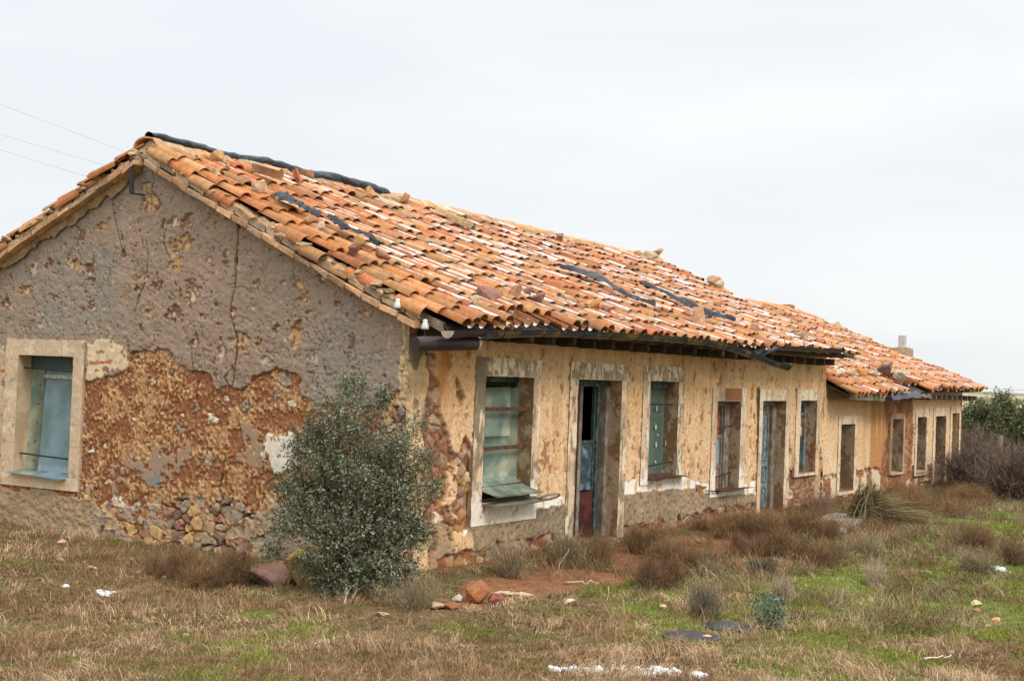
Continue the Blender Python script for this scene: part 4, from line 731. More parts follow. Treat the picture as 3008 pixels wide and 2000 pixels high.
# verges: brick-slab course, mortar, edge tiles
def verge(parent, Sf, x, v0, v1, seed, name='verge', n_tile=True, side=-1):
    rg = np.random.default_rng(seed); ln = 4.6*abs(v1-v0); mb = MB(); nb = int(ln/.235)
    def pt(v, dz=0, dx=0): p = Sf(np.array([x]), np.array([v])).reshape(3); return p+[dx, 0, dz]
    for course, (dz, th_, xo, cc) in enumerate(((-.185, .055, -.03, C(.55, .32, .17)), (-.118, .06, .02, C(.48, .33, .19)))):
        for k in range(nb):
            va = v0+(v1-v0)*(k+.03)/nb; vb = v0+(v1-v0)*(k+.94)/nb; a = pt(va, dz); b = pt(vb, dz); e = b-a; j = rg.normal(0, .007, 2); w = .17+rg.normal(0, .012)
            V = []
            for q, jj in ((a, j[0]), (b, j[1])):
                for dx in (-.07+side*0-w*.35+xo, .12):
                    for hz in (0, th_): V.append(q+[dx, 0, hz+jj])
            V = np.array(V)+rg.normal(0, .005, (8, 3)); mb.add(V, [(0, 1, 3, 2), (4, 6, 7, 5), (0, 4, 5, 1), (2, 3, 7, 6), (0, 2, 6, 4), (1, 5, 7, 3)], cc*rg.uniform(.65, 1.2)*(1 if rg.random() > .25 else C(.85, .95, 1.1)))
    mb.build(name, attrm, parent)
    # lumpy mortar bed
    m_ = 90; P = []
    for i in range(m_):
        v = v0+(v1-v0)*i/(m_-1); row = []
        for j, (dx, dz) in enumerate(((.10, -.08), (-.06, -.08), (-.085, -.07), (-.085, -.05), (-.06, -.03), (-.02, -.01), (.05, -.02))):
            q = pt(v, dz, dx); a = float(fbm(np.array([v*46.]), np.array([j*.9]), 3, seed)[0])-.5; q = q+np.array([-.08*a if 0 < j < 6 else 0, 0, .10*a]); row.append(q)
        P.append(row)
    mb = MB(); sheet(mb, np.array(P), .02); V = mb.V[0]; mb.c[0] = np.tile(C(.46, .31, .175), (len(V), 1))*(.6+.8*fbm(V[:, 1]*9, V[:, 2]*14, 4, seed))[:, None]
    for i in range(int(ln*9)):
        v = rg.uniform(v0, v1); V, F = rock_geo(rg.uniform(.07, .17), int(rg.integers(1e6)), .7); q = pt(v, rg.uniform(-.05, .035), rg.uniform(-.12, -.02)); mb.add(V*[1, 1.3, 1]+q, F, C(.45, .31, .18)*rg.uniform(.65, 1.35))
    mb.build('mortar_bed', attrm, parent, False)
    # edge tiles bedded in it
    n = int(ln/.33); vs = v0+(v1-v0)*(np.arange(n)+.9)/n; xs = np.full(n, x)
    p, ex, es, en = frame_at(Sf, xs, np.clip(vs, .02, 1)); p = p+ex*(-.05+rg.normal(0, .02, (n, 1)))+en*(-.03+rg.normal(0, .02, (n, 1)))
    yaw = rg.normal(0, .05, (n, 1)); es = es+ex*yaw; es /= np.linalg.norm(es, axis=1, keepdims=True); roll = .5+rg.normal(0, .15, (n, 1)); ex2 = ex*np.cos(roll)+en*np.sin(roll); en2 = -ex*np.sin(roll)+en*np.cos(roll)
    keep = rg.random(n) < (.7 if n_tile else .5)
    for q in np.where(keep)[0]:
        V, F, c, th, a = tiles(p[q:q+1], ex2[q:q+1], es[q:q+1], en2[q:q+1], np.full(1, .40), np.full(1, .075), np.full(1, .09), np.ones(1), np.full(1, -.5), rg)
        mesh('edge_tile', V, [F], tilem, parent, False, {'col': c, 'th': th, 'amt': a})
verge(cottage, S1, -.05, .095, .985, 301); verge(cottage, S1b, -.05, .0, .985, 302, n_tile=False)
# crumbling strip under the left verge, between slabs and grey coat
def under(Sf, v0, v1, seed, name, colr, parent, h=.05):
    P = []
    for i in range(120):
        v = v0+(v1-v0)*i/119.; q = Sf(np.array([-.02]), np.array([v])).reshape(3); a = float(fbm(np.array([v*30.]), np.array([0.]), 4, seed)[0])-.5; b = float(fbm(np.array([v*50.]), np.array([7.]), 3, seed)[0])-.5
        P.append([q+[.06, 0, -.18], q+[-.075+.03*b, 0, -.185], q+[-.06+.03*a, 0, -.22], q+[-.035, 0, -.19-h+.22*a]])
    mb = MB(); sheet(mb, np.array(P), .012); V = mb.V[0]; mb.c[0] = np.tile(colr, (len(V), 1))*(.6+.8*fbm(V[:, 1]*12, V[:, 2]*16, 4, seed))[:, None]; mb.build(name, attrm, parent, True)
under(S1b, .0, .98, 311, 'clay_fillet', C(.36, .25, .13), cottage); under(S1, .25, .98, 312, 'clay_fillet', C(.34, .24, .15), cottage, .05)
# apex lump, ridge of mortar and tiles
def ridge(name, x0, x1, Sf, parent, seed, r=.13, colr=C(.52, .36, .20)):
    P = []; n = int((x1-x0)/.05)
    for i in range(n):
        x = x0+(x1-x0)*i/(n-1); z = Sf(np.array([x]), np.array([1.])).reshape(3)[2]; seg = (x/.38) % 1; row = []
        for j in range(11):
            th = math.pi*(1.12*j/10-.06); a = float(fbm(np.array([x*5]), np.array([j*.5]), 4, seed)[0])-.5; rr = r*(1+.10*seg+.5*a); row.append((x, 3.73-rr*1.35*math.cos(th), z-.01+rr*.85*math.sin(th)))
        P.append(row)
    mb = MB(); sheet(mb, np.array(P)[:, ::-1], .02); V = mb.V[0]; k = (V[:, 0]/.38).astype(int); cc = np.tile(colr, (len(V), 1))*(.75+.5*_h(k, 1, 1, seed))[:, None]; cc = mixc(cc, ss(.5, .6, fbm(V[:, 0]*6, V[:, 1]*8, 4, seed+1)), C(.62, .30, .13)); mb.c[0] = cc; return mb.build(name, attrm, parent, False)
ridge('ridge_cap', -.12, 13.75, S1, cottage, 321, .12); ridge('ridge_cap', 13.3, 23.85, S2, wing, 323, .11, C(.60, .30, .14))
mb = MB(); V, F = rock_geo(.36, 5, 1, .2); mb.add(V*[.7, 1.1, 1]+[-.06, 3.75, 4.58], F, C(.42, .31, .20)); mb.build('apex_mortar', attrm, cottage)
# eave boards and rafter ends
mb = MB()
for k in range(25): x = .12+.5*k; box(mb, (x, -.50, 2.50), (x+.08, .1, 2.60), C(.05, .035, .025)*rng.uniform(.6, 1.5), .006, None)
for k in range(21): x = .05+.6*k; q = S1(np.array([x]), np.array([0.03])).reshape(3); box(mb, (x, -.52, q[2]-.085), (x+.595, -.50, q[2]-.03), C(.06, .04, .03)*rng.uniform(.6, 1.6), .005)
mb.build('eave_timbers', attrm, cottage)
mb = MB(); box(mb, (.02, .03, 2.6), (13.15, .3, 2.80), C(.05, .03, .02)); mb.build('wall_plate', attrm, cottage)
mb = MB()
for k in range(22): x = 13.3+.47*k; box(mb, (x, -.42, 1.92), (x+.09, .1, 2.02), C(.12, .09, .06)*rng.uniform(.6, 1.6), .008)
box(mb, (13.25, .04, 1.95), (23.5, .3, 2.10), C(.11, .07, .045))
for a, b, z in ((13.3, 16.2, 1.90), (16.4, 17.3, 1.98), (17.0, 19.0, 1.95)): box(mb, (a, -.46, z), (b, -.40, z+.09), C(.26, .22, .17), .02)
mb.build('eave_timbers', attrm, wing)
mb = MB()
for k in range(14): V, F = rock_geo(rng.uniform(.05, .12), 900+k); mb.add(V+[rng.uniform(16.6, 18.5), rng.uniform(-.45, -.2), 2.02+rng.uniform(-.02, .06)], F, C(.45, .36, .27)*rng.uniform(.5, 1.4))
for k in range(7): a = rng.uniform(16.5, 18.4); tube(mb, [(a, -.5+rng.uniform(-.08, .1), 2.0+rng.uniform(-.05, .05)), (a+rng.uniform(.3, .8), -.42, 2.0+rng.uniform(-.06, .08))], .02, C(.33, .28, .22))
mb.build('broken_eave', attrm, wing)
# grey verge board under the near corner
a = on(815, 648, 0, -.10); b = on(1022, 768, 0, -.10); a2 = on(812, 640, 0, -.10); b2 = on(1020, 742, 0, -.10)
mb = MB(); mb.add([a, b, b2, a2]+[q+np.array([.05, 0, 0]) for q in (a, b, b2, a2)], [(0, 1, 2, 3), (7, 6, 5, 4), (0, 4, 5, 1), (1, 5, 6, 2), (2, 6, 7, 3), (3, 7, 4, 0)]); mb.build('verge_board', mat('grey_board', (.27, .21, .145), n=(9, .35), n2=(70, .4), bump=(60, .8, .01), col2=(.14, .09, .05), c2=(5, .5, .62)), cottage)
mb = MB()
for k in range(16): V, F = rock_geo(rng.uniform(.08, .17), 400+k); mb.add(V+[rng.uniform(.0, .25), rng.uniform(-.05, .3), 2.60+rng.uniform(-.05, .16)], F, STONEC[k % 6]*C(1.0, .8, .6))
mb.build('corner_stones', attrm, cottage)

# ------------------------------------------------------------------ gutters and fittings
blk = mat('black_pvc', (.012, .022, .032), .36, n=(6, .3), n2=(60, .2), bump=(5, .3, .02), spec=.5, col2=(.13, .075, .025), c2=(3.2, .52, .6))
blk2 = mat('black_membrane', (.010, .014, .019), .36, n=(6, .3), n2=(40, .2), bump=(9, 1.0, .06), spec=.45, col2=(.07, .085, .10), c2=(12, .6, .74))
brn = mat('brown_pvc', (.038, .022, .023), .5, n=(8, .25), bump=(10, .3, .01), spec=.4)
def trough(P, r, parent, name, mt, a0=178, a1=362, roll=None):
    P = [np.asarray(q, float) for q in P]; rows = []
    for i, q in enumerate(P):
        t = P[min(i+1, len(P)-1)]-P[max(i-1, 0)]; t /= np.linalg.norm(t); s = np.cross(t, [0, 0, 1]); s /= np.linalg.norm(s); u = np.cross(s, t); ro = 0 if roll is None else roll[i]
        rows.append([q+r*(s*math.cos(R(a)+ro)+u*math.sin(R(a)+ro)) for a in np.linspace(a0, a1, 11)])
    mb = MB(); sheet(mb, np.array(rows), .006); return mb.build(name, mt, parent, True)
GY = -.70
def interp_path(pts, n):
    pts = np.array(pts); d = np.r_[0, np.cumsum(np.linalg.norm(np.diff(pts, axis=0), axis=1))]; s = np.linspace(0, d[-1], n); return np.stack([np.interp(s, d, pts[:, k]) for k in range(3)], 1)
gp = [on(u, v, 1, GY) for u, v in ((1108, 760), (1170, 757), (1235, 755), (1320, 758), (1410, 763), (1500, 768), (1560, 773), (1620, 779), (1665, 789), (1700, 801), (1740, 817), (1770, 830), (1796, 838))]
pp = interp_path(gp, 50)-[0, 0, .02]; pp[:, 1] -= np.linspace(0, 1, 50)**4*.12; gut = trough(pp, .076, cottage, 'gutter', blk)
for f in (.0, .05, .15, .25, .34, .42, .5, .58, .66, .75, .84):
    mb = MB(); q = pp[int(f*49)]; t = pp[min(int(f*49)+1, 49)]-pp[max(int(f*49)-1, 0)]; t /= np.linalg.norm(t); s = np.cross(t, [0, 0, 1]); s /= np.linalg.norm(s); u = np.cross(s, t)
    rows = [[q+t*e+.081*(s*math.cos(R(a))+u*math.sin(R(a))) for a in np.linspace(175, 365, 13)] for e in (-.012, .012)]; sheet(mb, np.array(rows), .006); mb.build('gutter_strap', darkiron, gut, True)
for f in (.03, .36, .6, .68, .74): mb = MB(); q = pp[int(f*49)]; tube(mb, [q+[0, .06, -.03], q+[-.02, .35, -.19]], .007, seg=5); mb.build('gutter_stay', darkiron, gut, True)
bp = [on(1030, 762, 1, GY), on(1070, 760, 1, GY), on(1110, 760, 1, GY)]; bg_ = trough(interp_path(bp, 8), .072, cottage, 'brown_gutter', brn)
q = on(1030, 762, 1, GY); e_ = MB(); V = [q+[0, .073*math.cos(R(a)), .073*math.sin(R(a))] for a in np.linspace(180, 360, 13)]+[q+[0, .073, .002], q+[0, -.073, .002]]; V = V+[v_+np.array([.01, 0, 0]) for v_ in V]; nn2 = 15
e_.add(V, [tuple(range(15)), tuple(range(29, 14, -1))]+[(i, (i+1) % 15, 15+(i+1) % 15, 15+i) for i in range(15)]); e_.build('stop_end', mat('beige_plastic', (.42, .34, .24), .6, n=(20, .2)), bg_)
gp2 = [on(u, v, 1, GY) for u, v in ((1742, 817), (1765, 803), (1790, 796), (1830, 798), (1880, 801), (1938, 803))]; p2 = interp_path(gp2, 24); rl = np.r_[np.linspace(-.9, 0, 7), np.zeros(17)]; g2_ = trough(p2, .068, cottage, 'gutter', blk, roll=rl); g2_['label'] = 'far piece of black gutter with its near end twisted up'
mb = MB()
for f in (.28, .5, .85): q = p2[int(f*23)]; tube(mb, [q+[0, -.07, .0], q+[0, -.05, .10]], .009, seg=5)
mb.build('gutter_hooks', mat('rust_orange_iron', (.32, .10, .04), .8, n=(30, .3)), g2_, True)
a = on(956, 792, 1, -.45); b = on(1098, 790, 1, -.62); mb = MB(); pth = [a+(b-a)*t for t in np.linspace(0, 1, 9)]; tube(mb, pth, [.07, .076, .074, .075, .073, .073, .072, .073, .070], seg=22, wob=.03); ob = mb.build('downpipe_stub', brn, cottage, False)
mb = MB(); tube(mb, [b+(b-a)*-.035, b+(b-a)*.004], .0745, seg=16); mb.build('cracked_rim', mat('bare_clay_rim', (.46, .40, .32), n=(25, .5), bump=(40, 1, .01)), ob, True)
porc = mat('white_porcelain', (.72, .76, .68), .2, n=(5, .1), bump=(5, 0, 0), spec=.6)
def insulator(base, s=1.):
    mb = MB(); lathe(mb, [(.012*s, -.05*s), (.040*s, -.048*s), (.042*s, -.02*s), (.034*s, .004*s), (.034*s, .012*s), (.024*s, .022*s), (.028*s, .034*s), (.026*s, .05*s), (.012*s, .06*s)], base); return mb.build('insulator', porc, cottage, True)
q = on(916, 700, 0, -.17); insulator(q, .95); bar('insulator_hook', [q+[0, 0, -.04], q+[0, -.02, -.085], q+[.0, -.08, -.09], q+[.03, -.10, .03], q+[.15, -.11, .04]], .008, cottage)
q = on(979, 748, 0, -.17); insulator(q, .95); bar('insulator_hook', [q+[0, 0, .08], q+[0, 0, -.05], q+[.01, 0, -.16], q+[.04, .0, -.27], q+[.1, .05, -.30]], .010, cottage)
q0 = on(303, 366, 0, -.20); q1 = on(303, 446, 0, -.20); mb = MB(); V = []
for q in (q0, q1):
    for dx, dy in ((-.012, -.03), (.012, -.03), (.012, .03), (-.012, .03)): V.append(q+[dx, dy, 0])
mb.add(V, [(0, 1, 2, 3), (7, 6, 5, 4), (0, 4, 5, 1), (1, 5, 6, 2), (2, 6, 7, 3), (3, 7, 4, 0)], (.5,)*3); tube(mb, [q1, on(336, 450, 0, .0)], .010, seg=5); tube(mb, [q0, on(334, 364, 0, .0)], .012, seg=5); mb.build('iron_bracket', darkiron, cottage)
# chimneys
mb = MB(); q = on(1813, 716, 1, 3.73); 
for k in range(5):
    for i_ in range(2): box(mb, (q[0]-.17+.175*i_, 3.6, q[2]-.12+.055*k), (q[0]-.17+.175*i_+.168, 3.85, q[2]-.12+.055*k+.048), C(.34, .20, .10)*rng.uniform(.5, 1.4), .006)
mb.build('brick_chimney', attrm, wing)
q = on(2076, 812, 0, 23.2); mb = MB(); box(mb, (q[0]-.25, q[1]-.20, q[2]-.25), (q[0]+.25, q[1]+.16, q[2]+.10), C(.40, .28, .18), .03); box(mb, (q[0]-.2, q[1]-.14, q[2]+.10), (q[0]+.2, q[1]+.1, q[2]+.13), C(.55, .5, .42), .01); cb = mb.build('chimney_base', attrm, wing)
mb = MB(); box(mb, (q[0]-.08, q[1]-.09, q[2]+.13), (q[0]+.08, q[1]+.07, q[2]+.42), C(.46, .45, .42)); mb.build('chimney_pot', attrm, cb)
def stub(pts, label, seed):
    mb = MB(); rg = np.random.default_rng(seed); c0 = pts[0][0]
    for (p, s, cc) in pts: V, F = rock_geo(s, int(rg.integers(1e5))); mb.add(V+p-c0, F, cc)
    o = mb.build('chimney_stub', attrm, None, label=label, cat='chimney stub'); o.location = c0
y_ = 3.5
stub([(on(1478, 596, 1, y_), .34, C(.36, .25, .15)), (on(1495, 592, 1, y_), .36, C(.44, .32, .19)), (on(1510, 600, 1, y_), .32, C(.56, .46, .34)), (on(1485, 602, 1, y_), .3, C(.4, .22, .14)), (on(1470, 588, 1, y_), .22, C(.5, .25, .12))], 'tumbled stub of stone and mortar at the far end of the cottage ridge', 1)
stub([(on(1632, 652, 0, 13.3), .3, C(.42, .3, .19)), (on(1650, 655, 0, 13.3), .36, C(.5, .38, .24)), (on(1662, 665, 0, 13.3), .32, C(.58, .5, .4)), (on(1645, 646, 0, 13.3), .3, C(.36, .22, .12)), (on(1672, 668, 0, 13.3), .2, C(.6, .52, .42)), (on(1625, 660, 0, 13.3), .2, C(.4, .33, .26))], 'low square stub of brick and pale mortar on the cottage far verge', 2)

# ------------------------------------------------------------------ black membrane on the roof
def roll():
    pts = [on(u, v, 1, 3.72) for u, v in ((338, 314), (400, 329), (470, 350), (540, 367), (600, 375), (700, 404), (760, 412), (830, 433), (880, 447), (893, 452))]
    pp = interp_path(pts, 70); rr = np.interp(np.linspace(0, 1, 70), [0, .05, .3, .5, .9, .97, 1], [.05, .07, .075, .08, .10, .085, .03]); V = []
    for i, q in enumerate(pp):
        for k in range(14):
            th = 2*math.pi*k/14; a = .06*(float(fbm(np.array([i*.45]), np.array([k*.9]), 3, 5)[0])-.5); V.append(q+[0, -.04+(rr[i]*1.35+a)*math.cos(th), (rr[i]*.85+a)*math.sin(th)-.0])
    F = np.array([(i*14+k, i*14+(k+1) % 14, (i+1)*14+(k+1) % 14, (i+1)*14+k) for i in range(69) for k in range(14)])
    mesh('membrane_roll', np.array(V), [F], blk2, None, True, label='long roll of black roofing membrane lying on the ridge above the grey gable', cat='roofing membrane')
roll()
def flap(pts, w, label, seed, lift=.05, shade=blk2):
    c = [RP(u, v, .03) for u, v in pts]; pp = interp_path(c, 40); k = (4.60-2.62)/4.35; nrm = np.array([0, -k, 1])/math.hypot(k, 1); rows = []
    for i, q in enumerate(pp):
        t = pp[min(i+1, 39)]-pp[max(i-1, 0)]; t /= np.linalg.norm(t); s = np.cross(t, nrm); ww = .85*np.interp(i/39, np.linspace(0, 1, len(w)), w); row = []
        for j in range(7):
            e_ = j/6-.5; a = float(fbm(np.array([i*.22]), np.array([j*.7]), 4, seed)[0])-.5; row.append(q+s*e_*ww+nrm*(lift+.11*a+.02*math.cos(e_*6)))
        rows.append(row)
    mb = MB(); sheet(mb, np.array(rows), .006); mb.build('membrane_strip', shade, None, True, label=label, cat='roofing membrane')
flap([(650, 457), (672, 474), (700, 488), (735, 503)], [.30, .34, .26, .12], 'torn black membrane flap near the grey gable verge', 1)
flap([(752, 512), (790, 534), (830, 552), (868, 573)], [.07, .09, .10, .05], 'thin bluish membrane strip between tiles near the gable verge', 2, .07)
flap([(1283, 622), (1330, 634), (1365, 642), (1395, 662), (1425, 683), (1460, 695), (1503, 710)], [.10, .30, .36, .20, .16, .20, .10], 'crumpled black membrane strip in the middle of the cottage roof', 3, .08)
flap([(1468, 661), (1520, 680), (1565, 700), (1600, 718), (1650, 735), (1688, 748)], [.04, .22, .26, .18, .22, .06], 'black membrane strip right of the crumpled one, running down to the eave', 4, .08)
mb = MB(); rows = []
for i in range(26):
    x = 15.4+.085*i; q = S2(np.array([x]), np.array([0.0])).reshape(3); rows.append([q+[0, -.02+.09*j*math.cos(1), .03-.05*j*j*.5+.05*(float(fbm(np.array([i*.5]), np.array([j*.8]), 3, 77)[0])-.5)] for j in range(-2, 3)])
sheet(mb, np.array(rows), .006); mb.build('membrane_scrap', blk2, None, True, label='tattered black scrap hanging at the broken eave of the lower wing', cat='roofing membrane')

# ------------------------------------------------------------------ stones weighing down the roof
BR, PU, TN, GRY, RD, CR = C(.34, .20, .12), C(.28, .17, .15), C(.50, .36, .21), C(.42, .37, .28), C(.58, .20, .09), C(.62, .54, .42)
SR = [(505, 366, .34, TN, 'tall grey-brown stone standing nearest the gable under the black ridge roll'), (532, 384, .24, TN, 'tan stone just right of the tall grey-brown one by the ridge roll'), (614, 388, .30, BR, 'squarish brown stone between the leaning tan slab and the red tile shard'),
      (706, 403, .36, BR, 'big brown block below the middle of the black ridge roll'), (852, 438, .24, TN, 'tan stone at the far end of the black ridge roll'), (497, 392, .20, CR, 'pale mossy stone beside the gable verge just below the ridge'), (598, 434, .30, CR, 'large pale mortar lump above the torn membrane flap'),
      (628, 448, .20, BR, 'small brown stone wedged against the torn membrane flap'), (742, 520, .26, CR, 'pale rounded stone below the torn membrane flap'), (705, 503, .16, TN, 'tan stone under the lower end of the torn flap'), (826, 552, .18, C(.55, .38, .12), 'mossy yellow stone beside the thin membrane strip'),
      (818, 572, .24, PU, 'purplish flat stone on the edge tiles below the mossy yellow one'), (880, 588, .26, BR, 'brown stone pair end of the thin membrane strip'), (1092, 692, .25, GRY, 'grey stone lying on the lowest tiles nearest the near corner'), (1122, 682, .42, PU, 'big dark purple rock on the eave near the near corner'),
      (1152, 672, .22, C(.5, .36, .12), 'yellow lichen rock between the big purple rock and its neighbour'), (1186, 680, .34, BR, 'brown rock right of the yellow lichen rock'), (1234, 688, .36, PU, 'dark lichened rock in the second pair above the gutter'), (1215, 676, .24, PU, 'small purplish rock behind the dark lichened rock'),
      (1308, 692, .30, GRY, 'grey lichened rock above the middle of the eave'), (1332, 698, .20, BR, 'small brown rock touching the grey lichened one'), (1362, 702, .34, TN, 'wide tan rock above the middle of the eave'), (1398, 712, .22, PU, 'small dark rock just below the wide tan one'), (1434, 716, .24, PU, 'purplish pointed rock alone on the eave tiles'),
      (1498, 728, .22, C(.46, .36, .2), 'tan rock left of the dark brown block'), (1515, 722, .32, C(.2, .12, .09), 'dark brown block under the end of the crumpled strip'), (1585, 728, .30, PU, 'purplish grey rock left of the upright tile'), (1645, 746, .24, TN, 'tan rock right of the upright tile'),
      (1694, 744, .26, CR, 'pale rock at the end of the right membrane strip'), (1738, 758, .3, PU, 'brownish rock pair near the far eave'), (1772, 764, .32, GRY, 'grey flat rock near the far eave'), (1800, 770, .3, TN, 'tan flat rock next to the grey flat one'), (1845, 778, .3, GRY, 'last grey stone before the far corner of the cottage roof'),
      (1654, 700, .2, BR, 'small brown stone on the open tiles beyond the membrane strips'), (932, 462, .28, BR, 'brown stone at the ridge just past the black roll'), (1062, 512, .26, TN, 'tan stone below the mortar ridge'), (1292, 545, .24, PU, 'dark stone on the ridge past the middle'), (1333, 556, .24, TN, 'tan stone just below the ridge beside the dark one'), (1516, 582, .30, TN, 'rounded stone perched on the ridge end beside the broken stub')]
for i, (u, v, s, cc, lb) in enumerate(SR):
    P = RP(u, v, .03); o = rock('roof_stone', P+[0, 0, -.05], s*.78, cc*C(.8, .68, .6)+C(.06, .03, .015), lb, 'stone', 'stones laid on the cottage roof', sink=.22, seed=100+i)
for i, (u, v, s, cc, lb) in enumerate([(1935, 852, .25, CR, 'pale stone at the left end of the row on the wing roof'), (1955, 855, .24, TN, 'tan stone second from the left on the wing roof'), (1985, 858, .28, C(.45, .2, .08), 'rust coloured stone on the wing roof'), (2008, 862, .24, GRY, 'grey stone in the middle of the row on the wing roof'), (2040, 862, .36, PU, 'broad purplish stone on the wing roof'), (2072, 872, .34, GRY, 'upright grey stone at the right end of the row on the wing roof'), (1925, 738, .3, TN, 'tan lump on the wing ridge past the brick chimney')]):
    P = RW(u, v, .03); rock('roof_stone', P+[0, 0, -.07-(.16 if v < 750 else 0)], s, cc, lb, 'stone', 'stones laid on the wing roof', sink=.05, seed=160+i)
P = RP(575, 383, .08); loose('loose_tile', P, .3, TP-.15, .42, .11, (.52, .34, .2), 'broken tan slab leaning by the ridge roll between two stones', roll=.5)
P = RP(676, 400, .1); loose('loose_tile', P+[0, 0, .05], .9, 1.2, .16, .08, (.62, .20, .09), 'small bright red tile shard standing below the ridge roll', roll=.2)
P = RP(1598, 728, .12); loose('loose_tile', P+[0, -.05, .12], -.45, 1.35, .30, .125, (.62, .36, .2), 'tile standing upright on the eave among the rocks')
P = RP(1005, 485, .06); loose('loose_tile', P, .18, TP, .45, .10, (.54, .40, .17), 'mossy yellow tile lying loose below the mortar ridge')
P = RP(1030, 500, .06); loose('loose_tile', P, .25, TP, .42, .10, (.36, .24, .12), 'dark mossy tile lying beside the yellow one')
P = S1(np.array([.88]), np.array([.10])).reshape(3)+[0, 0, .03]; loose('loose_tile', P, .06, TP+.03, .50, .11, (.74, .46, .22), 'pale orange tile slipped out over the gutter nearest the corner')
P = S1(np.array([1.10]), np.array([.13])).reshape(3)+[0, 0, .02]; loose('loose_tile', P, .02, TP+.03, .46, .10, (.78, .38, .13), 'bright orange tile slipped beside the pale one at the eave')
P = S2(np.array([13.42]), np.array([.12])).reshape(3)+[0, 0, .05]; loose('loose_tile', P, -.02, TP+.05, .62, .11, (.62, .30, .12), 'long tile hanging off the near corner of the wing eave')

# ------------------------------------------------------------------ power lines
wire = mat('grey_cable', (.55, .57, .60), .6, n=(3, .1), bump=(5, 0, 0))
def cable(a, b, dep, r, label, grp, sag=.0):
    A = CAM+ray(*a)*dep[0]; B = CAM+ray(*b)*dep[1]; d = B-A; A2 = A-d*3.5; B2 = B+d*1.2; n = 24; mb = MB()
    tube(mb, [A2+(B2-A2)*t+np.array([0, 0, -sag*4*t*(1-t)]) for t in np.linspace(0, 1, n)], r, seg=5); mb.build('power_cable', wire, None, True, label=label, cat='cable', group=grp)
for a, b, lb in (((0, 240), (283, 348), 'topmost of the three thin cables left of the gable'), ((0, 310), (240, 380), 'middle one of the three thin cables left of the gable'), ((0, 345), (203, 408), 'lowest of the three thin cables left of the gable')): cable(a, b, (42, 44), .007, lb, 'cables behind the gable')
for a, b, lb in (((2245, 892), (2358, 897), 'upper of the two dark cables beyond the wing roof'), ((2250, 900), (2358, 906), 'lower of the two dark cables beyond the wing roof')): cable(a, b, (70, 72), .022, lb, 'cables beyond the wing')

# ------------------------------------------------------------------ vegetation builders
def ribbons(P, w0, w1, colr, side=None, rg=rng):
    n, k, _ = P.shape
    if side is None:
        side = rg.normal(size=(n, 3)); side[:, 2] *= .3
    side /= np.linalg.norm(side, axis=1, keepdims=True); w = (w0+(w1-w0)*np.linspace(0, 1, k))/2
    if np.ndim(w0): w = (w0[:, None]+(w1[:, None]-w0[:, None])*np.linspace(0, 1, k)[None])/2
    off = side[:, None]*(w[..., None] if w.ndim == 2 else w[None, :, None]); V = np.stack([P-off, P+off], 2).reshape(-1, 3)
    b = (np.arange(n)*2*k)[:, None]; s = np.arange(k-1)*2; F = np.stack([b+s, b+s+1, b+s+3, b+s+2], -1).reshape(-1, 4)
    return V, F, np.repeat(colr, 2*k, 0)
def join(parts):
    nV = 0; V, F, c = [], [], []
    for v, f, q in parts: V.append(v); F.append(f+nV); c.append(q); nV += len(v)
    return np.concatenate(V), F, np.concatenate(c)
grassm = mat('dry_grass_blades', attr='col', n=(6, .15), n2=(30, .1), bump=(5, 0, 0), rough=.8, spec=.15)
leafm = mat('leaf', attr='col', n=(5, .15), n2=(50, .1), bump=(5, 0, 0), rough=.85, spec=.12)
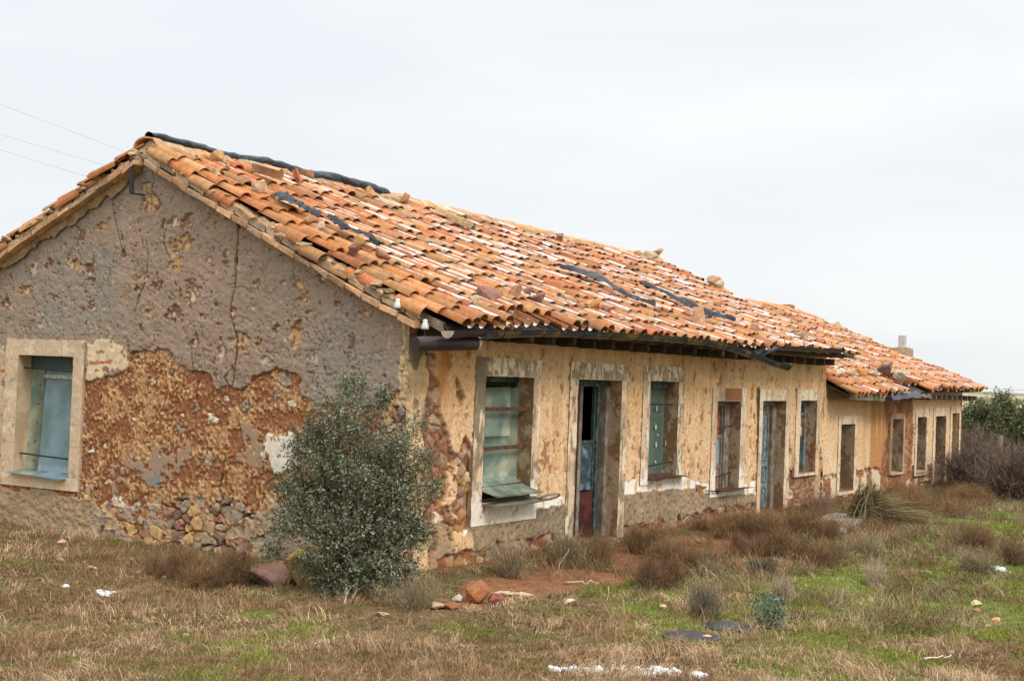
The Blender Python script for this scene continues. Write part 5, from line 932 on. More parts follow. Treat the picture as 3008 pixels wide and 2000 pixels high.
def bush(name, loc, Rr, H, n, cols, label, cat='dry shrub', group='dry shrubs along the house foot', seed=0, lean=(0, 0), w=.004, n2=3, n3=3, up=.3, stiff=.5, mt=None, l2=.35, flat=0):
    rg = np.random.default_rng(seed); cols = np.array(cols); k = 6
    az = rg.uniform(0, 2*math.pi, n); el = np.arccos(rg.uniform(0, 1-up*.6, n)**(1-flat*.5)) ; el = np.pi/2-el*(.95)  # elevation
    el = np.clip(rg.uniform(.12+up, 1.5, n), 0, 1.55); ln = rg.uniform(.65, 1.05, n)
    tip = np.stack([np.cos(az)*np.cos(el)*Rr*ln*1.1, np.sin(az)*np.cos(el)*Rr*ln*1.1, np.sin(el)*H*ln], 1); tip[:, :2] += np.array(lean)*ln[:, None]
    ns = 1 if n < 200 else 5; sc_ = rg.normal(0, .42, (ns, 2))*Rr; hs_ = rg.uniform(.45, 1.15, ns); si = rg.integers(0, ns, n); k_sc = 1 if ns == 1 else .62; tip[:, :2] *= k_sc; tip[:, 2] *= hs_[si] if ns > 1 else 1
    b = np.stack([np.cos(az)*rg.uniform(0, .3, n)*Rr*k_sc, np.sin(az)*rg.uniform(0, .3, n)*Rr*k_sc, np.zeros(n)-.02], 1)
    if ns > 1: b[:, :2] += sc_[si]; tip[:, :2] += sc_[si]
    ctrl = b+(tip-b)*.5+np.stack([np.zeros(n), np.zeros(n), H*.25*stiff*np.ones(n)], 1)+rg.normal(0, .07*Rr, (n, 3)); t = np.linspace(0, 1, k)[None, :, None]
    P = (1-t)**2*b[:, None]+2*t*(1-t)*ctrl[:, None]+t*t*tip[:, None]; P[:, 1:] += rg.normal(0, .03*Rr, (n, k-1, 3)); parts = []
    def colz(m_): i_ = rg.integers(0, len(cols), m_); return cols[i_]*rg.uniform(.6, 1.35, (m_, 1))
    parts.append(ribbons(P, w, w*.5, colz(n), rg=rg))
    cur = P; L0 = np.hypot(Rr, H)*l2
    for lev, nn3 in enumerate((n2, n3)):
        if nn3 == 0: break
        m_ = len(cur)*nn3; src = np.repeat(np.arange(len(cur)), nn3); a = rg.integers(1 if lev == 0 else 0, cur.shape[1]-1, m_); f = rg.random((m_, 1)); s = cur[src, a]*(1-f)+cur[src, a+1]*f
        d = cur[src, a+1]-cur[src, a]; d /= np.linalg.norm(d, axis=1, keepdims=True)+1e-9; d = d+rg.normal(0, .8, (m_, 3))+[0, 0, .2]; d /= np.linalg.norm(d, axis=1, keepdims=True)
        l = (L0*rg.uniform(.5, 1.1, m_)*(.55**lev))[:, None, None]; t4 = np.linspace(0, 1, 4)[None, :, None]; Q = s[:, None]+d[:, None]*l*t4+rg.normal(0, .02*L0, (m_, 4, 3))*t4
        Q[:, :, 2] = np.maximum(Q[:, :, 2], -.01); parts.append(ribbons(Q, w*.65*(.8**lev), w*.35*(.8**lev), colz(m_), rg=rg)); cur = Q
    V, F, c = join(parts); o = mesh(name, V, F, mt or grassm, None, False, {'col': c}, label=label, cat=cat, group=group); o.location = loc; return o
def leaves(cen, size, colr, rg, asp=.5):
    n = len(cen); d = rg.normal(size=(n, 3)); d /= np.linalg.norm(d, axis=1, keepdims=True); e_ = np.cross(d, rg.normal(size=(n, 3))); e_ /= np.linalg.norm(e_, axis=1, keepdims=True); s = (size*rg.uniform(.6, 1.3, n))[:, None]
    V = np.stack([cen-d*s, cen+e_*s*asp, cen+d*s, cen-e_*s*asp], 1).reshape(-1, 3); b = (np.arange(n)*4)[:, None]; return V, b+np.arange(4)[None], np.repeat(colr, 4, 0)
def leafy(name, base, lobes, n_tw, per, lsize, cols, label, cat, seed, trunk_r=.02, bark=(.13, .10, .075), twig_w=.004, group=None, stem_n=16, tl=.16):
    """lobes: (centre offset xyz, radii xyz, weight). branches run from the base to points of the lobes, twigs carry leaves."""
    rg = np.random.default_rng(seed); wts = np.array([l[2] for l in lobes], float); wts /= wts.sum(); li = rg.choice(len(lobes), n_tw, p=wts)
    d = rg.normal(size=(n_tw, 3)); d /= np.linalg.norm(d, axis=1, keepdims=True); rad = rg.uniform(0, 1, (n_tw, 1))**.55*(1+.18*rg.normal(size=(n_tw, 1))*(rg.random((n_tw, 1)) < .3))
    Cn = np.array([l[0] for l in lobes])[li]; Rr = np.array([l[1] for l in lobes])[li]; T = Cn+d*rad*Rr
    cl = fbm(T[:, 0]*4.5+T[:, 1]*3+seed, T[:, 2]*4.5-T[:, 1]*2, 2, seed); keep = rg.random(n_tw) < ss(.38, .54, cl)*.95+.05; T = T[keep]; m_ = len(T)
    root = thing(name, base, label, cat, group)
    mb = MB()
    ks = rg.choice(m_, min(stem_n, m_), replace=False)
    for k in ks:
        e_ = T[k]*.9; b0 = rg.normal(0, trunk_r*1.2, 3)*[1, 1, 0]; mid = e_*.5+[0, 0, .12*e_[2]]+rg.normal(0, .04, 3); tube(mb, [b0-[0, 0, .05], (b0+mid)/2+rg.normal(0, .02, 3), mid, (mid+e_)/2+rg.normal(0, .03, 3), e_], np.array([1, .8, .6, .4, .2])*trunk_r, C(*bark)*rg.uniform(.7, 1.3), seg=5, cap=False)
    mb.build('stems', attrm, root, True)
    out = T-np.array([0, 0, .25*np.max(T[:, 2])]); out /= np.linalg.norm(out, axis=1, keepdims=True)+1e-9; dr = out+[0, 0, .5]+rg.normal(0, .55, (m_, 3)); dr /= np.linalg.norm(dr, axis=1, keepdims=True); L_ = (tl*rg.uniform(.5, 1.3, m_))[:, None, None]
    t4 = np.linspace(-.8, 1, 5)[None, :, None]; Q = T[:, None]+dr[:, None]*L_*t4; Q[:, 2:] += rg.normal(0, .008, (m_, 3, 3)); tw = ribbons(Q, twig_w, twig_w*.4, np.tile(C(*bark), (m_, 1))*rg.uniform(.7, 1.5, (m_, 1)), rg=rg)
    src = np.repeat(np.arange(m_), per); f = rg.uniform(-.3, 1, (m_*per, 1)); P = T[src]+dr[src]*f*L_[src, 0]+rg.normal(0, lsize*1.1, (m_*per, 3)); P[:, 2] = np.maximum(P[:, 2], .02)
    tint = np.array(cols)[(rg.integers(0, len(cols), m_))][src]*rg.uniform(.6, 1.45, (m_*per, 1)); V, F, c = leaves(P, np.full(len(P), lsize), tint, rg, .45)
    mesh('twigs', tw[0], [tw[1]], grassm, root, False, {'col': tw[2]}); mesh('foliage', V, [F], leafm, root, False, {'col': c}); return root

# the evergreen shrub in front of the gable: its plane holds the base point and faces the camera
SB = ground_at(838, 1372); DEP = float((SB-CAM)@FW)
def SP(u, v, dd=0): r_ = ray(u, v); return CAM+r_*((DEP+dd)/(r_@FW))-SB
PX = DEP*1.2757/FL     # metres per 2358-pixel at the shrub
lob = []
for u, v, a, b_, w_ in ((805, 965, 80, 75, 1.5), (755, 1060, 90, 110, 2.6), (850, 1075, 90, 110, 2.5), (925, 1030, 55, 70, .8), (930, 1120, 70, 80, 1.5), (690, 1140, 60, 60, 1.0), (720, 1190, 80, 70, 2.2), (830, 1190, 110, 90, 2.9), (920, 1210, 70, 75, 1.7), (780, 1260, 100, 50, 1.8), (880, 1290, 85, 55, 1.8), (760, 1330, 45, 30, .5), (860, 1350, 70, 38, 1.0), (690, 1040, 30, 60, .3), (810, 895, 45, 30, .4), (965, 980, 25, 40, .15), (1000, 1130, 18, 30, .12), (650, 1220, 40, 40, .4), (650, 1120, 25, 30, .2), (720, 1000, 25, 40, .25), (880, 925, 25, 35, .25), (640, 1270, 30, 25, .3), (975, 1060, 25, 25, .25), (960, 1230, 30, 40, .4), (940, 1320, 30, 25, .3), (810, 1345, 75, 32, 1.3), (735, 1300, 50, 38, .9), (900, 1340, 50, 28, .8)):
    lob.append((tuple(SP(u, v)), (a*PX, a*PX*.8, b_*PX), w_))
leafy('evergreen_shrub', SB, lob, 5600, 11, .0165, [(.205, .22, .15), (.155, .18, .10), (.26, .27, .195), (.11, .135, .065), (.29, .305, .23), (.18, .20, .105), (.15, .125, .075), (.13, .155, .07)], 'big grey-green evergreen shrub growing against the grey gable by the near corner', 'shrub', 5, .022, stem_n=110, tl=.14)

# ------------------------------------------------------------------ grass
TINT = C(1.0, .86, .72)
def grass(name, n_t, per, hmin, hmax, cols, wgt, label_kind, tmin, tmax, seed, w, spread, power=1.0, lat=.60):
    rg = np.random.default_rng(seed); t = tmin*(tmax/tmin)**(rg.random(n_t)**power); s = rg.uniform(-lat, lat, n_t)*t
    f = np.array([.8587, .5125]); r = np.array([.5125, -.8587]); x = CAM[0]+f[0]*t+r[0]*s; y = CAM[1]+f[1]*t+r[1]*s
    ok = ~((x > -.04) & (y > -.10) & (y < 7.65) & (x < 23.6)); pr = wgt(x, y)
    ok &= rg.random(n_t) < pr
    for (p, rad) in BARE: ok &= np.hypot(x-p[0], y-p[1]) > rad
    x = x[ok]; y = y[ok]; t = t[ok]; m_ = len(x); hs = hmin+(hmax-hmin)*ss(.35, .72, fbm(x*1.7, y*1.7, 4, seed+1)); hs = hs*rg.uniform(.5, 1.4, m_)
    wd = np.stack([fbm(x*1.2, y*1.2, 2, seed+2)-.5, fbm(x*1.2+50, y*1.2, 2, seed+3)-.5], 1)*2.4
    X_ = np.repeat(x, per)+rg.normal(0, spread, m_*per); Y_ = np.repeat(y, per)+rg.normal(0, spread, m_*per); h = np.repeat(hs, per)*rg.uniform(.5, 1.25, m_*per); n = len(X_)
    ln = np.repeat(wd, per, 0)+rg.normal(0, .85, (n, 2)); B = np.stack([X_, Y_, gz(X_, Y_)-.004], 1)
    M_ = B+np.stack([ln[:, 0]*h*.28, ln[:, 1]*h*.28, h*.62], 1); T = B+np.stack([ln[:, 0]*h*.85, ln[:, 1]*h*.85, h*rg.uniform(.45, 1.0, n)], 1)
    side = rg.normal(size=(n, 3)); side[:, 2] = 0; side += RT*.8; side /= np.linalg.norm(side, axis=1, keepdims=True); ww = (w*np.repeat(np.clip(t/10, .9, 2.6), per)*rg.uniform(.6, 1.2, n))[:, None]
    V = np.stack([B-side*ww/2, B+side*ww/2, M_+side*ww*.4, M_-side*ww*.4, T], 1).reshape(-1, 3); b = np.arange(n)*5
    Q = np.stack([b, b+1, b+2, b+3], 1); Tr = np.stack([b+3, b+2, b+4], 1)
    cols = np.array(cols); reg = ss(.38, .62, fbm(x*1.3+9, y*1.3, 3, seed+5)); i_ = np.clip((reg*.9+rg.normal(0, .22, m_))*len(cols), 0, len(cols)-1).astype(int); c = np.repeat(cols[i_]*rg.uniform(.75, 1.2, (m_, 1)), per, 0)*rg.uniform(.5, 1.3, (n, 1))*TINT; c = np.repeat(c, 5, 0)
    return mesh(name, V, [Q, Tr], grassm, None, False, {'col': c}, label=label_kind[0], cat='grass', kind='stuff')
MH = [(ground_at(1592, 1470), .245), (ground_at(1676, 1446), .22)]
BARE = [(p, r*.86) for p, r in MH]
def w_dry(x, y): return np.clip(1.0-1.1*dirtness(x, y)-1.0*greenness(x, y), 0.03, 1)*(.35+.65*ss(.36, .52, fbm(x*2.6, y*2.6, 3, 500)))
def w_low(x, y): return np.clip(1.0-1.15*dirtness(x, y)-.75*greenness(x, y), 0, 1)
def w_grn(x, y): return np.clip(greenness(x, y)*1.4+.05-dirtness(x, y), 0, 1)
grass('dry_grass', 79200, 9, .03, .10, [(.30, .205, .12), (.44, .325, .205), (.54, .42, .28), (.40, .285, .19), (.62, .51, .36)], w_dry, ('matted dry straw coloured grass covering the ground before the house',), 7.0, 46, 1, .0042, .035)
grass('low_grass', 96000, 7, .018, .042, [(.17, .12, .065), (.24, .165, .09), (.19, .155, .06), (.30, .19, .11), (.15, .14, .045)], w_low, ('short olive and brown turf between the straw tufts',), 7.0, 46, 2, .0046, .04)
grass('green_grass', 132000, 7, .02, .055, [(.20, .28, .04), (.27, .34, .07), (.15, .22, .04), (.30, .34, .12)], w_grn, ('fresh green grass patches on the right of the yard',), 7.5, 46, 3, .0044, .03)
grass('tall_straw', 5200, 14, .09, .20, [(.50, .38, .25), (.58, .47, .33), (.42, .31, .2)], lambda x, y: w_dry(x, y)*ss(.50, .62, fbm(x*1.5, y*1.5, 3, 520)), ('taller pale wispy straw tufts standing out of the matted grass',), 7.0, 30, 4, .0036, .03)

# ------------------------------------------------------------------ dry shrubs, clump by clump
RU = [(.32, .18, .085), (.40, .23, .11), (.25, .14, .07), (.17, .10, .05), (.24, .19, .09)]; DKB = [(.17, .10, .05), (.24, .14, .07), (.11, .07, .04), (.32, .19, .095)]; GB = [(.33, .25, .15), (.25, .185, .10), (.44, .34, .21), (.20, .17, .08)]; PB = [(.15, .105, .08), (.20, .145, .11), (.10, .07, .055), (.26, .19, .14)]
def B(u, v, wpx, hpx, n, cols, label, seed, **k):
    p = ground_at(u, v); s = float((p-CAM)@FW)*1.2757/FL; return bush('dry_shrub', p, wpx*s/2*1.1, hpx*s*.95, int(n*1.3), cols, label, seed=seed, **k)
B(1490, 1272, 105, 72, 520, RU, 'rusty round shrub right of the red doorway', 1, n2=4, n3=3)
B(1555, 1300, 100, 60, 380, RU, 'rusty shrub just in front of the round one by the red doorway', 2, n2=4, n3=3)
B(1525, 1352, 120, 62, 620, DKB, 'dark brown mounded shrub in the middle of the yard', 3, n2=4, n3=3)
B(1620, 1318, 90, 55, 320, DKB, 'dark brown low shrub right of the mounded one', 4, n2=4, n3=3)
B(1385, 1295, 110, 55, 420, RU, 'rusty shrub in front of the red doorway threshold', 5, n2=4, n3=3)
B(1292, 1305, 105, 70, 260, GB, 'tangled greyish brown shrub left of the red doorway', 6, n2=3, n3=3, w=.005)
B(1175, 1330, 120, 70, 150, GB, 'sparse pale stalks before the cement foot near the corner', 7, n2=2, n3=2, w=.005, up=.4)
B(1670, 1232, 140, 45, 460, RU, 'rusty shrub against the wall under the small window', 8, n2=4, n3=3)
B(1765, 1240, 115, 62, 520, RU, 'rusty shrub in front of the blue panelled door', 9, n2=4, n3=3)
B(1850, 1238, 130, 66, 560, RU, 'rusty shrub right of the blue panelled door', 10, n2=4, n3=3)
B(1790, 1280, 130, 50, 420, DKB, 'brown shrub in front of the blue door shrub', 11, n2=4, n3=3)
B(1900, 1300, 120, 50, 380, DKB, 'brown shrub below the concrete slab', 12, n2=4, n3=3)
B(1990, 1272, 110, 40, 300, GB, 'greyish shrub right of the concrete slab', 13, n2=4, n3=2)
B(1640, 1330, 80, 45, 220, GB, 'pale grey weed clump right of the dark mound', 14, n2=3, n3=2)
B(1885, 1195, 75, 62, 260, [(.28, .17, .12), (.34, .22, .16)], 'pinkish dry shrub against the wall left of the rush clump', 15, n2=3, n3=3)
B(2140, 1180, 150, 62, 520, RU, 'rusty shrub at the foot of the wing between the last windows', 17, n2=4, n3=3)
B(2230, 1160, 120, 42, 380, RU, 'rusty low shrub at the far corner of the wing', 18, n2=4, n3=3)
B(1610, 1425, 110, 85, 260, [(.24, .19, .12), (.30, .24, .16), (.17, .14, .09)], 'upright brown shrub behind the manhole covers', 19, n2=3, n3=3, up=.5)
B(1757, 1325, 62, 42, 300, [(.11, .105, .06), (.15, .14, .08), (.08, .075, .045)], 'small dark green-brown round shrub in the yard', 20, n2=4, n3=2)
B(2250, 1265, 120, 55, 380, DKB, 'brown shrub in the green grass at the right', 21, n2=4, n3=3)
B(2330, 1300, 90, 50, 300, DKB, 'brown shrub at the right edge of the photo', 22, n2=4, n3=3)
B(2265, 1318, 130, 50, 300, GB, 'grey-brown shrub below the one in the green grass', 23, n2=3, n3=2)
B(2020, 1345, 90, 60, 200, [(.50, .40, .28), (.42, .32, .21)], 'pale straw clump on the green grass', 24, n2=2, n3=1, up=.7)
B(1800, 1390, 110, 60, 220, [(.46, .36, .24), (.38, .28, .19)], 'pale straw clump behind the leafy weed', 25, n2=2, n3=1, up=.7)
B(510, 1345, 190, 70, 560, DKB+RU[:1], 'dark brown shrub in front of the rubble foot of the gable', 26, n2=4, n3=3)
B(400, 1320, 150, 45, 300, [(.30, .19, .10), (.24, .15, .08)], 'low orange-brown shrub left of the dark one before the gable', 27, n2=3, n3=3)
B(945, 1400, 130, 80, 180, GB, 'thin purplish twigs under the evergreen shrub', 28, n2=3, n3=2, up=.3, w=.004)
B(2170, 1370, 60, 25, 120, GB, 'small grey tuft in the green grass', 29, n2=3, n3=1)
def weeds(name, n, label, cols, ymin, ymax, x0, x1, seed, h=.16):
    rg = np.random.default_rng(seed); x = rg.uniform(x0, x1, n*3); y = rg.uniform(ymin, ymax, n*3); k = rg.random(n*3) < ss(.46, .6, fbm(x*1.1, y*2.2, 4, seed))*(1-.6*dirtness(x, y)); x = x[k][:n]; y = y[k][:n]; m_ = len(x)
    per = 26; X_ = np.repeat(x, per)+rg.normal(0, .07, m_*per); Y_ = np.repeat(y, per)+rg.normal(0, .07, m_*per); b = np.stack([X_, Y_, gz(X_, Y_)], 1); hh = np.repeat(rg.uniform(.4, 1.2, m_), per)*h
    P = np.zeros((len(b), 4, 3)); P[:, 0] = b; d = rg.normal(0, .55, (len(b), 2))
    for i in (1, 2, 3): P[:, i] = P[:, i-1]+np.stack([d[:, 0]*hh*.35, d[:, 1]*hh*.35, hh*.33], 1)+rg.normal(0, .018, (len(b), 3))
    cc = np.array(cols)[np.repeat(rg.integers(0, len(cols), m_), per)]*rg.uniform(.5, 1.4, (len(b), 1)); V, F, c = ribbons(P, .0045, .0025, cc, rg=rg); mesh(name, V, [F], grassm, None, False, {'col': c}, label=label, cat='weeds', kind='stuff')
weeds('dry_weeds', 1000, 'low tangled rusty dry weeds carpeting the foot of the front wall', RU+DKB+DKB+[(.20, .19, .08)], -2.6, -.12, 1.5, 24, 71)
weeds('yard_weeds', 1500, 'scattered low brown weeds between the grass patches of the yard', DKB+GB, -5.5, -2.0, .5, 22, 72, .11)
# rush clump
def rush():
    p = ground_at(1990, 1205); rg = np.random.default_rng(3); n = 1900; s = float((p-CAM)@FW)*1.2757/FL; az = rg.uniform(0, 6.28, n); sp = rg.uniform(.1, 1, n)
    tip = np.stack([np.cos(az)*sp*.45, np.sin(az)*sp*.4, rg.uniform(.55, 1.0, n)*(1.05-.5*sp)*100*s], 1)+np.outer(sp*rg.uniform(-.35, 1.2, n), RT*135*s); tip[:, 2] -= .25*sp*sp
    tip[:, 2] = np.maximum(tip[:, 2], .04); b = rg.normal(0, .10, (n, 3))*[1, 1, 0]; ctrl = b*.6+np.stack([tip[:, 0]*.3, tip[:, 1]*.3, tip[:, 2]*.75+.12], 1); t = np.linspace(0, 1, 7)[None, :, None]
    P = (1-t)**2*b[:, None]+2*t*(1-t)*ctrl[:, None]+t*t*tip[:, None]; cols = np.array([(.15, .125, .05), (.22, .17, .08), (.10, .09, .04), (.33, .25, .14)])[rg.integers(0, 4, n)]*rg.uniform(.7, 1.3, (n, 1)); V, F, c = ribbons(P, .013, .005, cols, rg=rg)
    o = mesh('rush_clump', V, [F], grassm, None, False, {'col': c}, label='tall olive rush clump fanning out to the right beside the concrete slab', cat='rush clump'); o.location = p
rush()
# stalks leaning on the wall
def stalk(pts, r, colr, label, k=.0, cat='dry stalk', group='dry stalks and sticks'):
    mb = MB(); P = interp_path(pts, 9); P[1:-1] += rng.normal(0, .008, (7, 3)); c0 = P[0].copy(); tube(mb, P-c0, np.linspace(r, r*.6, 9), colr, seg=5)
    o = mb.build('stalk', attrm, None, True, label=label, cat=cat, group=group); o.location = c0
g0 = ground_at(1175, 1325); stalk([g0, on(1215, 1262, 1, -.30), on(1262, 1210, 1, -.12)], .012, C(.20, .13, .10), 'dark dead branch leaning against the cement foot of the front wall')
g0 = ground_at(1265, 1335); stalk([g0, g0+[.05, -.1, .18], g0+[.22, -.1, .32]], .006, C(.42, .33, .25), 'thin pale stalk before the red doorway')
g0 = ground_at(1300, 1345); stalk([g0+[0, 0, .02], ground_at(1380, 1350)+[0, 0, .03]], .014, C(.50, .40, .27), 'pale stick lying on the red earth before the door')
g0 = ground_at(1918, 1400); stalk([ground_at(2715/1.2757*1.0, 1528)+[0, 0, .04], ground_at(2795/1.2757, 1522)+[0, 0, .05]], .008, C(.62, .54, .42), 'pale twig lying in the grass at lower right')
g0 = ground_at(1105, 1378); stalk([ground_at(1130, 1372)+[0, 0, .03], ground_at(1228, 1375)+[0, 0, .02]], .02, C(.55, .43, .28), 'splintered board lying right of the big red rock')
# leafy weed
p = ground_at(1765, 1450); leafy('leafy_weed', p, [((0, 0, .16), (.17, .17, .15), 1), ((.02, -.1, .1), (.15, .15, .1), .6)], 120, 7, .016, [(.16, .24, .17), (.22, .30, .22), (.10, .17, .09)], 'small blue-green leafy weed right of the manhole covers', 'weed', 8, .006, stem_n=10, tl=.07)

# ------------------------------------------------------------------ boulders, loose stones, slabs
def GRK(u, v, wpx, cc, label, seed, cat='rock', flat=1., sink=.25, group='stones scattered on the ground'):
    p = ground_at(u, v); s = float((p-CAM)@FW)*1.2757/FL; return rock('rock', p, wpx*s, cc, label, cat, group, flat, sink, seed)
RR = C(.30, .125, .06)
o = GRK(622, 1345, 150, C(.30, .17, .13), 'large purplish boulder with orange lichen left of the evergreen shrub', 4, 'boulder', sink=.1, group=None); o.scale = (1.15, 1.15, 1.0)
o = GRK(705, 1345, 115, C(.36, .25, .10), 'squared mossy block right of the purplish boulder', 12, 'boulder', sink=.1, group=None)
GRK(910, 1360, 90, C(.27, .14, .12), 'dark purple rock behind the evergreen shrub by the corner', 13, 'boulder', sink=.1, group=None)
GRK(1100, 1388, 62, RR, 'biggest red-brown rock in front of the near corner', 2, sink=.02).scale = (1, 1, 1.35); GRK(1140, 1390, 40, C(.30, .10, .08), 'dark maroon rock touching the biggest red-brown one', 3, sink=.05); GRK(1035, 1402, 48, RR, 'angular rust rock left of the biggest red-brown one', 4, sink=.1)
GRK(1052, 1385, 26, C(.72, .66, .54), 'white shard between the two rust rocks', 5, sink=.0); GRK(1000, 1400, 60, C(.42, .34, .25), 'grey-brown flat slab left of the rust rocks', 6, flat=.5); GRK(1210, 1372, 44, C(.56, .46, .32), 'pale flat rubble right of the maroon rock', 7, flat=.35); GRK(1165, 1366, 30, CR, 'small pale rubble chip behind the maroon rock', 8, flat=.5)
GS = [(210, 1310, 30, C(.60, .46, .32), 'long cream stone at left in the grass'), (193, 1298, 12, C(.5, .2, .1), 'tiny red chip beside the long cream stone'), (145, 1295, 22, C(.55, .38, .24), 'tan stone left of the long cream stone'), (142, 1252, 20, C(.62, .40, .28), 'pinkish stone near the window foot'), (150, 1268, 12, C(.55, .42, .3), 'small tan pebble below the pinkish stone'),
      (300, 1330, 16, C(.36, .2, .14), 'purplish pebble below the rubble foot'), (320, 1320, 18, C(.5, .34, .22), 'cream and orange pebble in the left grass'), (378, 1330, 18, C(.5, .42, .32), 'greyish pebble in the left grass'), (615, 1388, 12, RD, 'orange tile shard left below the boulder'), (880, 1420, 34, C(.60, .50, .34), 'long pale stone in the grass below the evergreen shrub'), (965, 1422, 12, C(.6, .45, .4), 'small pink pebble right of the long pale stone'),
      (1312, 1392, 30, C(.66, .58, .46), 'flat whitish stone in the middle grass'), (1523, 1372, 18, C(.52, .36, .22), 'tan pebble below the dark mounded shrub'), (1525, 1400, 22, C(.60, .40, .20), 'yellowish stone left of the upright brown shrub'), (1630, 1472, 32, C(.56, .36, .24), 'pinkish flat stone on the nearer manhole cover'), (1610, 1250, 24, C(.4, .22, .12), 'brown stone on the red earth strip'),
      (2251, 1395, 30, C(.62, .47, .30), 'rounded tan stone in the green grass at right'), (2252, 1410, 22, C(.42, .2, .13), 'reddish stone just below the rounded tan one'), (2275, 1444, 16, C(.5, .33, .2), 'tan pebble lower right'), (2293, 1430, 24, C(.66, .36, .13), 'bright orange stone lower right'), (2221, 1442, 22, C(.58, .40, .22), 'yellow-brown stone left of the bright orange one'), (2085, 1337, 18, C(.2, .15, .11), 'dark stone in the green grass'),
      (2200, 1360, 20, C(.26, .13, .09), 'dark red stone on the green grass'), (2165, 1235, 18, C(.4, .22, .12), 'brown stone far in the green grass'), (2070, 1428, 16, RD, 'thin orange tile shard right of the weed'), (2190, 1502, 20, C(.42, .32, .25), 'greyish stone in the lower right grass'), (1962, 1310, 12, RD, 'orange chip before the greyish shrub'), (200, 1535, 14, C(.6, .33, .14), 'orange pebble at lower left'), (428, 1465, 16, C(.5, .36, .26), 'tan pebble in the lower left straw')]
for i, (u, v, w_, cc, lb) in enumerate(GS): GRK(u, v, w_, cc, lb, 700+i, 'stone', flat=.8, sink=.15)
# concrete slab by the wing
pts = [(1862, 1216), (1915, 1192), (2000, 1200), (1975, 1216), (1945, 1222), (1950, 1240), (1905, 1236)]; P = [ground_at(u, v) for u, v in pts]; V = [q+[0, 0, .09] for q in P]+[q+[0, 0, -.05] for q in P]; n = len(P)
mesh('concrete_slab', np.array(V)-P[0], [tuple(range(n)), tuple(range(2*n-1, n-1, -1))]+[(i, (i+1) % n, n+(i+1) % n, n+i) for i in range(n)], mat('old_concrete', (.42, .38, .31), n=(5, .25), n2=(50, .3), bump=(40, .8, .01)), None, False, label='broken grey concrete slab on the ground before the wing', cat='slab').location = P[0]
# manhole covers
iron = mat('cast_iron', (.065, .062, .068), .5, n=(12, .3), n2=(60, .3), bump=(50, .4, .004), metal=.4, col2=(.12, .06, .03), c2=(7, .55, .65), spec=.5)
for i, ((p, r), lb) in enumerate(zip(MH, ('nearer round iron manhole cover with a pinkish stone on it', 'farther round iron manhole cover behind the first'))):
    t_ = thing('manhole_cover', p+[0, 0, .012], lb, 'manhole cover', 'manhole covers in the yard'); mb = MB(); lathe(mb, [(r*.86, -.03), (r*.86, .012), (r*.82, .018)], (0, 0, 0), seg=40)
    for a in np.arange(-.8, .81, .16):
        h = r*.8*math.sqrt(max(0, 1-(a)**2))
        if h > .03: box(mb, (a*r*.8-.008, -h, .017), (a*r*.8+.008, h, .023)); box(mb, (-h, a*r*.8-.008, .017), (h, a*r*.8+.008, .0225))
    mb.build('cover', iron, t_)
    mb = MB(); rows = [[(rr*math.cos(a), rr*math.sin(a), zz) for a in np.linspace(0, 2*math.pi, 41)] for rr, zz in ((r*.88, -.03), (r*.88, .014), (r, .014), (r*1.02, -.03))]; sheet(mb, np.array(rows), .004); mb.build('rim', iron, t_)
# snow remnants
snowm = mat('snow', (.82, .84, .88), .7, n=(20, .05), bump=(60, .5, .01))
def snow(u, v, wpx, dpx, label, seed):
    p = ground_at(u, v); s = float((p-CAM)@FW)*1.2757/FL; L1 = wpx*s/2; rg = np.random.default_rng(seed); n = 150; m_ = 36; W2 = dpx*s*5.5
    a, b_ = np.meshgrid(np.linspace(-1, 1, n), np.linspace(-1, 1, m_), indexing='ij'); q = RT[:2]/np.linalg.norm(RT[:2]); f = FW[:2]/np.linalg.norm(FW[:2]); wv = .5*(fbm(a*2+seed, a*0, 2, seed)-.5)
    x = p[0]+q[0]*a*L1+f[0]*(b_+wv)*W2; y = p[1]+q[1]*a*L1+f[1]*(b_+wv)*W2; th = (1-a*a)*(1-b_*b_)*.8+2.2*(fbm(x*20, y*16, 4, seed)-.5)-.62; z = gz(x, y)+.014+.025*np.clip(th, 0, .5)+.008*fbm(x*60, y*60, 2, 3); keep = th > 0
    i, j = np.meshgrid(np.arange(n-1), np.arange(m_-1), indexing='ij'); kf = keep[:-1, :-1] | keep[1:, 1:]; k = (i*m_+j)[kf]; F = np.stack([k, k+m_, k+m_+1, k+1], 1); z = np.where(keep, z, gz(x, y)-.01); V = np.stack([x, y, z], -1).reshape(-1, 3); us = np.unique(F); rm = np.full(len(V), -1); rm[us] = np.arange(len(us))
    o = mesh('snow_patch', V[us]-p, [rm[F]], snowm, None, True, label=label, cat='snow', group='last patches of snow'); o.location = p
snow(1350, 1544, 200, 9, 'long thin strip of melting snow at the bottom, left half', 1); snow(1500, 1550, 170, 12, 'broader patch of melting snow at the bottom right of the strip', 2); snow(1610, 1556, 60, 7, 'last small crumbs of snow at the right end of the bottom strip', 6)
snow(236, 1367, 60, 6, 'small snow streak in the grass at left', 3); snow(150, 1353, 20, 4, 'tiny snow crumb left of the small streak', 4); snow(2305, 1312, 40, 7, 'small snow remnant in the grass at the right edge', 5)
p = RP(0, 0)*0
mb = MB(); q = ground_at(735, 1345)+[0, 0, .30]; V, F = rock_geo(.34, 31, .25); mb.add(V, F, C(.80, .82, .86)); o = mb.build('snow_patch', snowm, None, True, label='snow lying on the mossy block under the shrub', cat='snow'); o.location = q

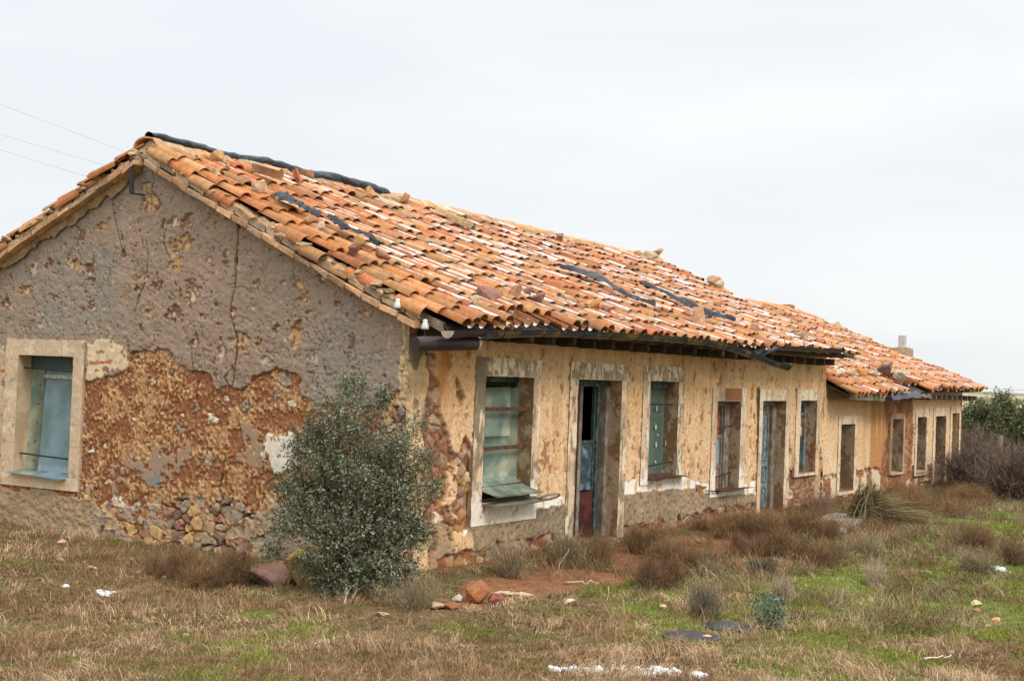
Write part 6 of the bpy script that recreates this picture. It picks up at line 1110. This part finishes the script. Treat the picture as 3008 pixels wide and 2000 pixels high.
# ------------------------------------------------------------------ beyond the wing
for i, (u, v, dp, w_, h_, cc, lb) in enumerate([(2262, 1135, 0, 110, 150, PB, 'purple-brown bare thicket right behind the wing corner'), (2340, 1150, 0, 130, 170, PB, 'densest bare thicket at the right edge'), (2300, 1110, 0, 120, 150, PB, 'bare thicket between the wing corner and the edge, farther back')]):
    bush('bare_thicket', ground_at(u, v)+[2.5 if i == 2 else 0, 1.2 if i == 2 else 0, 0], w_*.0112*.75, h_*.0112*.62, 620, cc, lb, 'thicket', 'bare thickets beyond the wing', 50+i, w=.013, n2=5, n3=4, l2=.34, up=.15, stiff=.8)
def tree_at(u, vb, depth, wpx, hpx, cols, label, seed, n=2400, ls=.05):
    r_ = ray(u, vb); q = CAM+r_*depth; q[2] = float(gz(q[0], q[1])); s = depth*1.2757/FL; top = (CAM+ray(u, vb-hpx)*depth)[2]-q[2]; w2 = wpx*s/2; rg = np.random.default_rng(seed)
    lb_ = [((rg.uniform(-.6, .6)*w2, rg.uniform(-.5, .5)*w2, top*rg.uniform(.35, .78)), (w2*.55, w2*.55, top*.26), 1) for k in range(9)]+[((0, 0, top*.55), (w2*.8, w2*.8, top*.42), 4)]
    return leafy('evergreen_tree', q, lb_, n, 10, ls, cols, label, 'tree', seed, .07, group='green trees beyond the thicket', twig_w=.012, stem_n=8, tl=.3)
GC = [(.10, .115, .05), (.135, .145, .065), (.075, .09, .04), (.16, .165, .08)]
tree_at(2255, 1040, 46, 95, 118, GC, 'leftmost green tree behind the wing roof corner', 61); tree_at(2315, 1040, 50, 95, 135, GC, 'tallest green tree beyond the thicket', 62); tree_at(2365, 1030, 46, 80, 112, GC, 'green tree cut by the right edge', 63); tree_at(2285, 1040, 58, 90, 120, GC, 'green tree standing behind the other two', 64); tree_at(2225, 1040, 60, 60, 110, GC, 'farthest green tree peeping past the wing corner', 65)
p = ground_at(2300, 1092); mb = MB(); box(mb, (-.05, -.05, 0), (.05, .05, .62), C(.30, .23, .19), .015); o = mb.build('old_post', attrm, None, label='short weathered wooden post in the thicket', cat='post'); o.location = CAM+ray(2302, 1085)*34; o.location.z = float(gz(o.location.x, o.location.y))+.6
